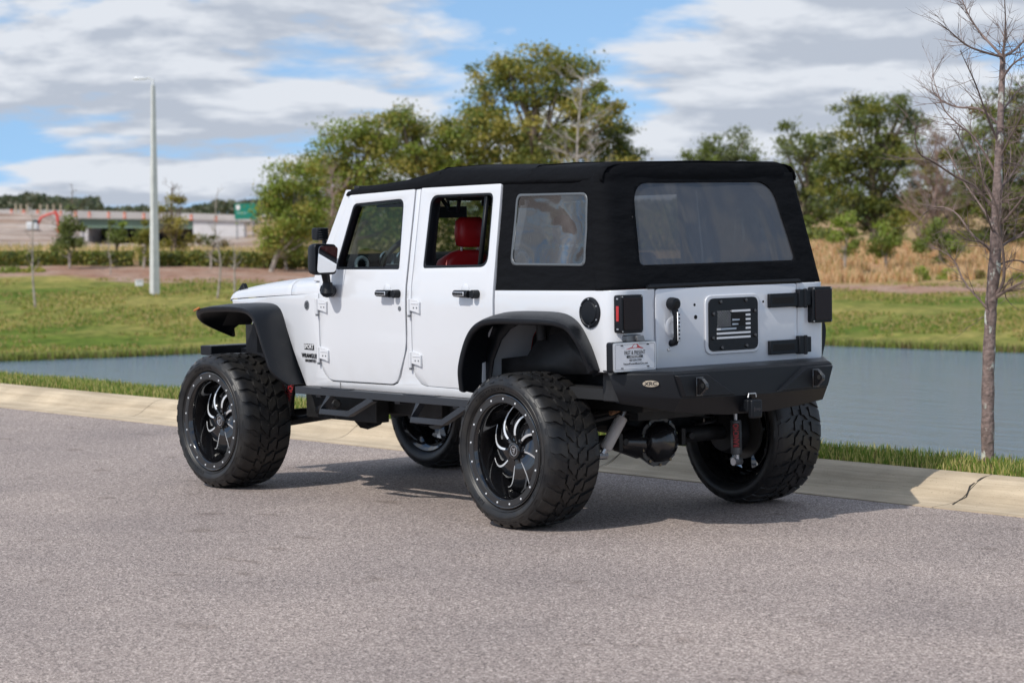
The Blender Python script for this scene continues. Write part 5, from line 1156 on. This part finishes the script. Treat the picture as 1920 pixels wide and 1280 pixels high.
leafy('sapling', 'dark pointed young tree left of the lamp post in front of the overpass', 'young tree', 130, 104, [(130, 400, 10, 22), (130, 430, 20, 22), (128, 455, 30, 20), (145, 440, 20, 20), (118, 462, 18, 12)], [(O['deep'], 4), (O['mid'], 2), (O['grey'], 1)], 1500, .16, 24, YG, .05, PALE, cl=.22, limbs=10, base_py=498)
leafy('sapling', 'small green tree before the dark opening of the overpass', 'young tree', 218, 108, [(218, 430, 16, 18), (212, 448, 18, 12), (230, 445, 16, 14)], [(O['mid'], 4), (O['bright'], 1), (O['deep'], 1)], 650, .16, 25, YG, .05, BARK, cl=.2, limbs=6)
leafy('sapling', 'olive green young tree directly left of the lamp post', 'young tree', 267, 105, [(268, 425, 15, 20), (262, 450, 18, 20), (275, 462, 16, 18)], [(O['olive'], 4), (O['mid'], 3), (O['deep'], 1)], 900, .16, 26, YG, .05, PALE, cl=.2, limbs=7, base_py=508)
leafy('maple_tree', 'half bare olive tree directly right of the lamp post', 'tree', 332, 109, [(330, 420, 38, 24), (310, 445, 26, 22), (345, 455, 28, 22), (325, 380, 24, 22), (300, 395, 16, 18)], [(O['olive2'], 4), (O['olive'], 3), (O['brown'], 2)], 1500, .15, 27, None, .07, BARK, cl=.28, limbs=20)
leafy('sapling', 'sparse grey-green young tree before the white retaining wall', 'young tree', 394, 104, [(394, 435, 16, 16), (385, 458, 20, 16), (405, 455, 18, 16)], [(O['grey'], 4), (O['brown'], 2), (O['mid'], 1)], 480, .13, 28, YG, .04, PALE, cl=.2, limbs=10, base_py=508)
# shrubs
SG = 'low shrubs on the far bank'
def shrub(label, px, py, rx, ry, D, mats, seed, n=700):
    c = at(px, py+ry, D); root = None; rg = random.Random(seed); bm = B(); k = D/FPX
    for i in range(n):
        while True:
            u, v, w_ = rg.uniform(-1, 1), rg.uniform(-.2, 1), rg.uniform(-1, 1)
            if u*u+v*v+w_*w_ < 1: break
        leaf(bm, RG*u*rx*k+FG*w_*rx*k+Vector((0, 0, (v*2-.2)*ry*k*.9+.1)), .13, rg, rg.choices(range(len(mats)), [m[1] for m in mats])[0])
    o = quick('shrub', bm, [m[0] for m in mats], None); o.location = c; tag(o, label, 'shrub', SG)
shrub('round yellow-green shrub below the dark young tree, left one of the pair', 1726, 513, 19, 16, 100, [(O['lime'], 3), (O['bright'], 3), (O['mid'], 1)], 31)
shrub('wide yellow-green shrub just left of the bare tree trunk', 1782, 515, 27, 13, 100, [(O['lime'], 2), (O['bright'], 2), (O['dry3'], 2)], 32)
shrub('dull low shrub half hidden behind the bare tree trunk', 1835, 517, 18, 12, 100, [(O['dry3'], 3), (O['brown'], 2)], 33, 400)
shrub('green shrub at the right edge of the far bank', 1908, 524, 20, 16, 99, [(O['mid'], 3), (O['bright'], 2)], 34)
shrub('low bright shrub at the left edge in front of the hedge', 18, 508, 26, 9, 102, [(O['bright'], 3), (O['mid'], 2)], 35, 500)
shrub('second low shrub in front of the hedge, near the leftmost bare sapling', 62, 508, 26, 7, 102, [(O['bright'], 2), (O['olive2'], 2)], 36, 400)
# hedge
rg = random.Random(40); bm = B(); root = gpt(200, 106)
mats = [(O['deep'], 3), (O['mid'], 3), (O['olive'], 3), (O['olive2'], 1), (O['dark'], 2)]
for i in range(15000):
    px = rg.uniform(-330, 590)
    if 250 < px < 262: continue
    D = 106.5+rg.uniform(-.55, .55); edge = .5+.5*noise.noise(Vector((px*.03, 1, 0)))
    lo = 503; hi = 471-3*noise.noise(Vector((px*.05, 4, 0))) if px < 440 else 471+(px-440)*.08
    py = lo-(lo-hi)*rg.random()**.75
    leaf(bm, at(px, py, D)-root, .17, rg, rg.choices(range(5), [m[1] for m in mats])[0])
o = quick('hedge', bm, [m[0] for m in mats], None); o.location = root; tag(o, 'long clipped dark green hedge across the far bank below the overpass', 'hedge')
# understorey thicket between the trees
rg = random.Random(45); bm = B(); root = gpt(1000, 130)
mats = [(O['deep'], 4), (O['mid'], 3), (O['dark'], 2), (O['olive'], 3), (O['bright'], 1)]
for i in range(30000):
    px = rg.uniform(565, 2150); D = rg.uniform(126, 133); n_ = noise.noise(Vector((px*.012, 7, 0)))
    top = 385+38*n_ if px < 1460 else 432+26*n_
    if 1560 < px < 1720: top = 450
    py = 470-(470-top)*rg.random()**.9
    leaf(bm, at(px, py, D)-root, .24, rg, rg.choices(range(5), [m[1] for m in mats])[0])
o = quick('thicket', bm, [m[0] for m in mats], None); o.location = root; tag(o, 'dark green thicket at the feet of the tall trees behind the car', 'undergrowth', kind='stuff')
# bare trees
def twig(bm, p, d, L, r, rg, depth, droop=0):
    n = 4; pts = [p]; q = p.copy(); dd = d.normalized()
    for i in range(n):
        dd = (dd+Vector((rg.gauss(0, .16), rg.gauss(0, .16), rg.gauss(.05, .12)))).normalized(); q = q+dd*L/n; pts.append(q.copy())
    tube(bm, pts, [r*(1-.8*i/n) for i in range(n+1)], 4 if depth < 2 else 5, cap=False)
    if depth > 0:
        for i in range(rg.randint(2, 4)):
            k = rg.randint(1, n-1); a = pts[k]; nd = (dd+Vector((rg.gauss(0, .7), rg.gauss(0, .7), rg.gauss(.25, .5)))).normalized(); twig(bm, a, nd, L*rg.uniform(.4, .65), r*.55, rg, depth-1)
def bare(name, label, cat, px, D, pytop, seed, r, m_, spread=.5, nb=14, base_py=None, group=None, top_px=None, start=.3, depth=2, L=.35):
    b0 = at(px, base_py, D) if base_py else gpt(px, D); rg = random.Random(seed); root = empty(name, b0, 0, label, cat, group)
    t = at(top_px or px, pytop, D)-b0; H = t.z; bm = B()
    pts = crv([Vector((0, 0, -.2)), t*.3+RG*rg.uniform(-.03, .03)*H, t*.65+RG*rg.uniform(-.03, .03)*H, t], 5); tube(bm, pts, [r*(1-.85*i/(len(pts)-1)) for i in range(len(pts))], 7)
    quick('trunk', bm, m_, root); bm = B()
    for i in range(nb):
        k = start+(1-start)*(i+rg.random()*.6)/nb; p = pts[min(len(pts)-1, int(k*(len(pts)-1)))]
        a = rg.uniform(0, 2*math.pi); d = Vector((math.cos(a)*spread, math.sin(a)*spread, rg.uniform(.15, .7)))
        twig(bm, p, d, H*L*rg.uniform(.6, 1.1)*(1.15-k*.7), r*.38*(1.2-k*.8), rg, depth)
    quick('branches', bm, m_, root); return root
BG_ = 'leafless saplings on the far bank'
bare('bare_sapling', 'leftmost leafless sapling standing in the grass by the pond', 'young tree', 66, 87, 385, 51, .045, PALE, .35, 10, 568, BG_, 59, .35, 1, .22)
bare('bare_sapling', 'leafless sapling with long thin leader nearest right of the lamp post', 'young tree', 407, 90, 352, 52, .045, PALE, .5, 14, 553, BG_, 409, .3, 1, .2)
bare('bare_sapling', 'short forked leafless sapling next to the car bonnet', 'young tree', 440, 92, 455, 53, .05, PALE, .7, 9, 545, BG_, 437, .45, 1, .35)
bare('bare_sapling', 'faint leafless sapling in front of the hedge left of the lamp post', 'young tree', 206, 101, 435, 54, .03, PALE, .6, 12, 519, BG_, 204, .3, 1, .3)
bare('bare_tree', 'pink-brown leafless tree left of the windscreen, among green trees', 'tree', 622, 112, 318, 55, .10, mat('pink_bark', (.30, .22, .18), .9, var=.25), .45, 34, None, None, 618, .1, 3, .42)
bare('bare_tree', 'slender leafless tree rising behind the half bare olive tree', 'tree', 318, 111, 352, 56, .07, BARK, .5, 26, None, None, 322, .3, 3, .38)
bare('bare_tree', 'spiky bare top of a thin tree above the dark pointed young tree', 'tree', 131, 106, 344, 57, .05, BARK, .35, 12, None, None, 135, .5, 1, .16)
bare('dead_tree', 'dead grey tree with twisted branches above the canvas roof', 'tree', 1078, 100, 132, 58, .11, GREYB, .95, 26, None, None, 1095, .45, 2, .30)
bare('bare_tree', 'reddish brown leafless tree left of the large bare tree', 'tree', 1752, 112, 245, 59, .12, mat('red_bark', (.26, .18, .145), .9, var=.3), .6, 46, None, None, 1752, .12, 3, .40)
# dead tree's long arched side branches
# the near leafless tree on the verge
tb0 = Vector((-.497, -2.333, verge_h(-.497, -2.333))); _, TD = cg(tb0)
def near_bark():
    m = mat('cypress_bark', (.26, .19, .17), .9, c2=(.13, .095, .085), vscale=28, bump=.012, bscale=45); nt = m.node_tree; N = nt.nodes; L = nt.links; bs = N['Principled BSDF']; src = bs.inputs['Base Color'].links[0].from_socket
    g = nn(N, 'ShaderNodeTexCoord'); mpn = nn(N, 'ShaderNodeMapping'); mpn.inputs['Scale'].default_value = (1, 1, .5); L.new(g.outputs['Object'], mpn.inputs[0])
    n = nn(N, 'ShaderNodeTexNoise'); n.inputs['Scale'].default_value = 20; n.inputs['Detail'].default_value = 5; L.new(mpn.outputs[0], n.inputs['Vector'])
    r = nn(N, 'ShaderNodeValToRGB'); r.color_ramp.elements[0].position = .59; r.color_ramp.elements[1].position = .66; L.new(n.outputs['Fac'], r.inputs[0])
    q = nn(N, 'ShaderNodeMixRGB'); L.new(r.outputs[0], q.inputs[0]); L.new(src, q.inputs[1]); q.inputs[2].default_value = (.55, .56, .50, 1); L.new(q.outputs[0], bs.inputs['Base Color']); return m
NB = near_bark(); TW = mat('twig_bark', (.20, .145, .125), .85, var=.3, vscale=10)
root = empty('bare_tree', tb0, 0, 'large leafless tree with lichen-spotted trunk on the verge at the right', 'tree'); rg = random.Random(77)
trk = [(1852, 880), (1852, 800), (1853, 700), (1857, 600), (1859, 560), (1866, 480), (1869, 380), (1875, 250), (1880, 107)]
P = [at(x, y, TD+dz)-tb0 for (x, y), dz in zip(trk, (0, 0, .02, .03, .02, -.02, -.03, 0, .05))]
pp = crv(P, 5); rr = [interp(p.z, [(-.1, .044), (.0, .041), (.9, .036), (1.2, .038), (1.6, .030), (2.3, .018), (2.72, .012)])*(1+.06*math.sin(i*1.7)) for i, p in enumerate(pp)]
bm = B(); tube(bm, pp, rr, 12); quick('trunk', bm, NB, root); bpy.data.objects
for ob in root.children: ob.data.shade_smooth()
BR = [ # (points, radius, depth drift)
 ([(1880, 107), (1862, 88), (1835, 58), (1812, 20), (1798, -20)], .010, .3), ([(1880, 107), (1845, 98), (1812, 85), (1782, 60), (1760, 42)], .009, -.3), ([(1880, 107), (1905, 92), (1930, 65), (1960, 30)], .010, .4),
 ([(1880, 107), (1884, 70), (1885, 30), (1882, -30)], .009, -.2), ([(1878, 150), (1900, 120), (1935, 100), (1960, 95)], .008, -.4), ([(1874, 235), (1838, 205), (1795, 201), (1765, 188), (1748, 165), (1750, 125)], .009, .5),
 ([(1873, 270), (1850, 215), (1830, 160), (1812, 120), (1800, 95)], .008, -.5), ([(1870, 330), (1830, 262), (1795, 232), (1770, 205), (1757, 170), (1748, 140)], .008, .2), ([(1868, 400), (1830, 352), (1790, 330), (1752, 305), (1726, 290), (1716, 262), (1718, 235)], .010, -.6),
 ([(1868, 430), (1835, 380), (1800, 330), (1780, 290), (1760, 262)], .008, .7), ([(1865, 470), (1825, 442), (1795, 402), (1765, 388), (1738, 396), (1716, 425)], .008, .4), ([(1866, 555), (1881, 528), (1882, 486), (1874, 430), (1864, 375), (1835, 325), (1806, 275), (1790, 240)], .011, -.5),
 ([(1862, 590), (1835, 560), (1808, 528), (1790, 490), (1765, 470), (1735, 462)], .008, .3), ([(1866, 558), (1890, 543), (1915, 530), (1950, 515)], .012, -.3), ([(1868, 470), (1892, 452), (1925, 432), (1965, 400)], .010, .5), ([(1869, 430), (1895, 400), (1925, 360), (1950, 310)], .010, -.4),
 ([(1871, 360), (1895, 330), (1920, 290), (1945, 260)], .009, .6), ([(1873, 300), (1892, 262), (1912, 225), (1935, 180)], .008, -.5), ([(1876, 215), (1893, 190), (1915, 165), (1945, 150)], .008, .4), ([(1869, 380), (1905, 372), (1945, 360)], .007, -.2),
 ([(1867, 450), (1850, 400), (1842, 350), (1850, 290)], .006, -.6), ([(1867, 420), (1880, 350), (1895, 300), (1890, 240)], .006, .7), ([(1872, 310), (1890, 305), (1930, 312), (1960, 300)], .006, .1), ([(1874, 240), (1905, 238), (1950, 230)], .006, -.3), ([(1866, 500), (1900, 488), (1940, 492), (1965, 470)], .007, .2),
 ([(1868, 390), (1845, 340), (1835, 290), (1820, 250), (1822, 205)], .006, .3), ([(1865, 480), (1840, 455), (1815, 450), (1780, 430), (1750, 440)], .006, -.4)]
bm = B()
for pts, r, dd in BR:
    n = len(pts); q = [at(x, y, TD+dd*(i/(n-1))**1.2)-tb0 for i, (x, y) in enumerate(pts)]; c_ = crv(q, 4); tube(bm, c_, [max(.0016, r*(1-.82*i/(len(c_)-1))) for i in range(len(c_))], 6)
    Lb = sum((c_[i+1]-c_[i]).length for i in range(len(c_)-1))
    for i in range(int(8+Lb*19)):
        k = rg.randint(1, len(c_)-2); d = (c_[k+1]-c_[k]).normalized()+Vector((rg.gauss(0, .75), rg.gauss(0, .75), rg.gauss(.15, .6)))
        twig(bm, c_[k], d, rg.uniform(.08, .30), max(.0013, r*.34*(1-.5*k/len(c_))), rg, 1)
quick('branches', bm, TW, root)
bm = B()
for i in range(26):
    p = at(1822, 205, TD+.3)-tb0+Vector((rg.gauss(0, .012), rg.gauss(0, .012), rg.gauss(0, .012))); leaf(bm, p, .03, rg, 0)
quick('moss_ball', bm, LM['brown'], root)

# dry tall grass on the far bank (right) and behind the hedge (left)
pts = []; rg = random.Random(60)
for i in range(52000):
    px = rg.uniform(1380, 2150); D = rg.uniform(99, 124); 
    if noise.noise(Vector((px*.018, D*.35, 0)))+.5*noise.noise(Vector((px*.06, D*.9, 2))) < -.12: continue
    p = at(px, 500, D); pts.append((p.x, p.y, ground_h(p.x, p.y)))
grass_blades('dry_grass', 'tall dry straw coloured grass covering the far bank on the right', pts, .40, .022, [(O['dry'], 4), (O['dry2'], 5), (O['dry3'], 1.5), (O['red'], 1.5)], .5, 61)
pts = []
for i in range(9000):
    px = rg.uniform(-200, 640); D = rg.uniform(108, 124); p = at(px, 480, D); pts.append((p.x, p.y, ground_h(p.x, p.y)))
grass_blades('meadow_grass', 'pale dry grass strip behind the long hedge', pts, .45, .022, [(O['dry2'], 4), (O['dry3'], 3), (O['olive2'], 2)], .5, 62)
# far woods on the skyline
rg = random.Random(70); bm = B(); root = Vector((*wxy(-80, 640), 0))
for i in range(26000):
    px = rg.uniform(-420, 620) if rg.random() < .62 else rg.uniform(700, 2350)
    top = interp(px, [(-400, 380), (0, 370), (60, 364), (110, 372), (185, 372), (195, 390), (230, 391), (250, 386), (300, 394), (370, 388), (400, 380), (440, 378), (620, 370), (1000, 380), (2300, 360)])+6*noise.noise(Vector((px*.05, 2, 0)))+5*noise.noise(Vector((px*.21, 5, 0)))
    py = top+abs(rg.gauss(0, 1))*16; D = rg.uniform(620, 680)
    if py > 430: continue
    leaf(bm, at(px, py, D)-root, 1.5, rg, rg.choices(range(3), (4, 3, 2))[0])
o = quick('far_woods', bm, [leafmat('wood_a', (.065, .085, .045), .2), leafmat('wood_b', (.11, .125, .075), .2), leafmat('wood_c', (.16, .155, .11), .2)], None); o.location = root; tag(o, 'low line of distant woods on the skyline', 'woods', kind='stuff')

# ---------------------------------------------------------------- lamp post, cabinet
b0 = at(290, 546, 92); lp = empty('lamp_post', b0, 0, 'tall square concrete lamp post on the far grass bank', 'lamp post')
CP = mat('post_concrete', (.60, .60, .58), .8, var=.08, vscale=3)
rot = Matrix.Rotation(YAW+R(50), 4, 'Z'); H_ = (at(287, 160, 92)-b0).z; bm = B(); T = (at(287, 160, 92)-b0)
loft(bm, [[Vector((a*w_, b_*w_, 0))+T*t+Vector((0, 0, -.2*(1-t))) for a, b_ in ((1, 1), (-1, 1), (-1, -1), (1, -1))] for t, w_ in ((0, .135), (1, .06))], closed=True)
bm.faces.new([v for v in bm.verts][-4:]); bmesh.ops.transform(bm, matrix=Matrix(), verts=bm.verts); o = link('post', bm, CP, lp, smooth=False)
bm = B(); tube(bm, [T+Vector((0, 0, -.02)), T+Vector((0, 0, .20))], .045, 8); tube(bm, crv([T+Vector((0, 0, .16)), T-RG*.12+Vector((0, 0, .26)), T-RG*.3+Vector((0, 0, .25))], 4), .03, 8); arm = link('lamp_arm', bm, WHITE, lp)
bm = B(); c_ = T-RG*.48+Vector((0, 0, .245)); rz = Matrix.Rotation(math.atan2(RG.y, RG.x), 3, 'Z'); box(bm, c_, (.46, .20, .07), rz); box(bm, c_+Vector((0, 0, .03)), (.34, .14, .06), rz); link('lamp_head', bm, WHITE, lp, bev=.02)
bm = B(); rz = Matrix.Rotation(math.atan2(RG.y, RG.x)+.3, 3, 'Z'); c_ = at(261, 535, 93); box(bm, (0, 0, .08), (.26, .26, .20), rz); box(bm, (0, 0, .19), (.30, .30, .03), rz); o = link('utility_box', bm, WHITE, None, bev=.012); o.location = c_; tag(o, 'small white utility box on the grass beside the lamp post', 'utility box')

# ---------------------------------------------------------------- overpass and building site far behind
DB = 400; CONCF = mat('far_concrete', (.46, .43, .41), .9, var=.12, vscale=.15); CW = mat('wall_panel', (.62, .60, .60), .85, var=.10, vscale=.4); GRN = mat('girder_green', (.16, .24, .18), .6, var=.1, vscale=.2)
DK = mat('underpass_shade', (.03, .035, .05), .9)  # shade beneath the deck, put into the colour of pier and rear wall
b0 = at(250, 458, DB); ov = empty('overpass', b0, 0, 'green girder road overpass with pale retaining walls behind the hedge', 'bridge')
def slab(name, x0, y0t, y0b, x1, y1t, y1b, D0, th, m_, parent=ov, mod=0):
    bm = B(); A = [at(x0, y0t, D0), at(x0, y0b, D0), at(x1, y1b, D0+mod), at(x1, y1t, D0+mod)]; Bk = [p+FG*th for p in A]
    a = [bm.verts.new(p-parent.location) for p in A]; b_ = [bm.verts.new(p-parent.location) for p in Bk]
    bm.faces.new(a); bm.faces.new(b_[::-1]); [bm.faces.new((a[i], b_[i], b_[(i+1) % 4], a[(i+1) % 4])) for i in range(4)]
    return link(name, bm, m_, parent, smooth=False)
slab('parapet', 110, 394, 409, 362, 400, 412, DB, .5, CONCF); slab('parapet', 362, 400, 412, 470, 404, 415, DB, .5, CONCF); slab('parapet', -200, 390, 402, 110, 394, 405, DB, .5, CONCF)
slab('girder', 150, 409, 427, 362, 412, 429, DB+.8, 1, GRN); slab('deck', -200, 402, 406, 470, 414, 418, DB+1, 14, CONCF)
slab('retaining_wall', 362, 412, 443, 458, 415, 444, DB+.5, 3, CW); slab('retaining_wall', 28, 405, 413, 118, 405, 416, DB-8, 1, CW); slab('abutment', 150, 427, 462, 165, 427, 462, DB+1, 13, CW); slab('far_abutment', 165, 426, 462, 362, 429, 462, DB+14, 1, DK)
slab('pier', 232, 427, 461, 238, 427, 461, DB+6, 2, DK); slab('lower_wall', 362, 444, 462, 470, 445, 462, DB-4, 1, CONCF)
OR = mat('barrel_orange', (.60, .15, .07), .6); WS = mat('barrel_white', (.75, .72, .70), .5)
def barrel():
    root = empty('traffic_barrel'); bm = B(); lathe(bm, [(0, 0), (0, .30), (.10, .27), (.72, .23), (.86, .20), (.90, 0)], 12, 'z'); o = link('barrel_body', bm, OR, root); bm = B(); lathe(bm, [(.32, .255), (.33, .262), (.44, .258), (.44, .25)], 12, 'z'); link('barrel_band', bm, WS, root); return root
BP = [(22, 403, 'nearest the left edge'), (45, 404, 'second from the left edge'), (71, 405, 'behind the leftmost bare sapling'), (114, 406, 'beside the last of the wooden stakes'), (142, 406, 'left of the green girder, above the dark pointed tree'), (168, 407, 'above the left end of the green girder'), (204, 408, 'over the middle of the green girder'), (234, 409, 'over the girder between small green tree and lamp post'), (270, 410, 'just left of the lamp post'), (359, 413, 'over the right end of the green girder'), (405, 415, 'over the pale retaining wall')]
src = barrel()
for i, (px, py, d) in enumerate(BP):
    o = src if i == 0 else copy_tree(src); o.location = at(px, py, DB-3); o.scale = (1, 1, .92+.12*((i*37) % 5)/5); tag(o, 'orange traffic barrel on the overpass, '+d, 'traffic barrel', 'orange barrels along the overpass')
STK = mat('stake_wood', (.50, .42, .30), .8)
for i, (px, d) in enumerate(((30, 'first'), (39, 'second'), (51, 'third'), (76, 'fourth'), (89, 'fifth'), (101, 'sixth'), (114, 'last'))):
    bm = B(); box(bm, (0, 0, .7), (.20, .2, 1.5)); box(bm, (0, 0, 1.48), (.26, .26, .06)); o = link('wooden_stake', bm, STK, None, bev=.01); o.location = at(px, 401, DB-2); tag(o, d+' pale wooden stake in the row on the embankment, counted from the left', 'stake', 'wooden stakes on the embankment')
# excavator
DE = 290; b0 = at(62, 438, DE); ex = empty('excavator', b0, math.atan2(RG.y, RG.x), 'white excavator with raised red boom on the dirt mound', 'excavator')
EXR = mat('boom_red', (.62, .07, .05), .5); EXW = mat('cab_white', (.62, .63, .63), .5)
bm = B(); box(bm, (0, 0, .85), (1.25, 1.2, .75)); box(bm, (-.25, 0, 1.15), (.8, 1.1, .35)); link('body', bm, EXW, ex, bev=.08)
bm = B(); box(bm, (.35, -.3, 1.35), (.55, .55, .5)); link('cab', bm, mat('cab_glass', (.08, .10, .11), .2), ex, bev=.05)
for y in (-.5, .5): bm = B(); prism(bm, rrect(-.9, 0, .9, .42, .2, 5), .3, XZ(y+.15)); link('track', bm, UNDER, ex, bev=.02)
bm = B(); k = DE/FPX; Pn = [((72-62)*k, (438-420)*k), ((78-62)*k, (438-408)*k), ((90-62)*k, (438-403)*k), ((105-62)*k, (438-399)*k)]
tube(bm, [(x, 0, z) for x, z in Pn], [.16, .17, .16, .13], 6); link('boom', bm, EXR, ex)
bm = B(); tube(bm, [((104-62)*k, 0, (438-396)*k), ((108-62)*k, 0, (438-405)*k), ((110-62)*k, 0, (438-426)*k)], [.17, .20, .12], 6); link('dipper_arm', bm, EXR, ex)
bm = B(); prism(bm, [((106-62)*k, (438-432)*k), ((108-62)*k, (438-424)*k), ((116-62)*k, (438-425)*k), ((117-62)*k, (438-433)*k), ((111-62)*k, (438-438)*k)], .5, XZ(.25)); link('bucket', bm, EXR, ex, bev=.02)
# road sign
DS = 370; b0 = at(455, 450, DS); sg_ = empty('road_sign', b0, math.atan2(RG.y, RG.x), 'green highway sign with a white shield behind the trees', 'road sign'); k = DS/FPX
SGN = mat('sign_green', (.005, .20, .135), .45); c0 = ((455.5-455)*k, (450-396.5)*k)
bm = B(); prism(bm, rrect((441-455)*k, (450-411)*k, (482-455)*k, (450-382)*k, .12, 4), .06, XZ(0)); pn = link('sign_panel', bm, SGN, sg_)
bm = B(); X0 = (447.5-455)*k; Z0 = (450-389)*k; prism(bm, [(X0-.28, Z0+.3), (X0, Z0+.36), (X0+.28, Z0+.3), (X0+.30, Z0-.05), (X0+.2, Z0-.28), (X0, Z0-.42), (X0-.2, Z0-.28), (X0-.30, Z0-.05)], .01, XZ(-.065)); link('shield', bm, WS, pn)
for i, (xa, xb, zz) in enumerate(((445, 464, 399.5),)):
    bm = B()
    for j in range(7): box(bm, ((xa+(xb-xa)*(j+.5)/7-455)*k, -.067, (450-zz)*k), (.13, .01, .22))
    link('sign_legend', bm, mat('legend', (.30, .50, .44), .5), pn)
for x in (-10, 20): bm = B(); box(bm, (x*k, .05, (450-411)*k/2), (.15, .15, (450-411)*k)); link('sign_post', bm, GREY, sg_)

# ---------------------------------------------------------------- grasses at the far shore and over the lawn
rg = random.Random(90); pts = []; SH = [(-300, 680), (0, 677), (140, 672), (230, 669), (375, 662), (560, 658), (1000, 653), (1540, 647), (1920, 661), (2300, 668)]
for i in range(11000):
    px = rg.uniform(-250, 2200)
    if 640 < px < 1500 and rg.random() < .6: continue
    D0 = (CAM.z-WATER)*FPX/(interp(px, SH)-hor(px)); D = D0+abs(rg.gauss(0, .35))-.25+.25*noise.noise(Vector((px*.03, 3, 0))); p = at(px, 500, D); pts.append((p.x, p.y, max(WATER, ground_h(p.x, p.y))))
grass_blades('shore_grass', 'brown and green fringe of weeds along the far waterline', pts, .22, .018, [(O['brown'], 3), (O['dry3'], 3), (O['bright'], 3), (O['deep'], 2)], .5, 91)
pts = []
for i in range(46000):
    px = rg.uniform(-200, 660) if rg.random() < .5 else rg.uniform(1480, 2150); D = rg.uniform(72, 99); p = at(px, 500, D); z = ground_h(p.x, p.y)
    if z < WATER+.12: continue
    if noise.noise(Vector((p.x*.25, p.y*.25, 0)))+.5*noise.noise(Vector((p.x*1.1, p.y*1.1, 4))) < -.05: continue
    pts.append((p.x, p.y, z))
grass_blades('lawn_tufts', 'loose tufts in the mown grass on the far bank', pts, .085, .03, [(leafmat('tuft_green', (.12, .17, .03)), 3), (leafmat('tuft_lime', (.26, .28, .06)), 3), (leafmat('tuft_tan', (.42, .31, .14)), 5)], .8, 92)
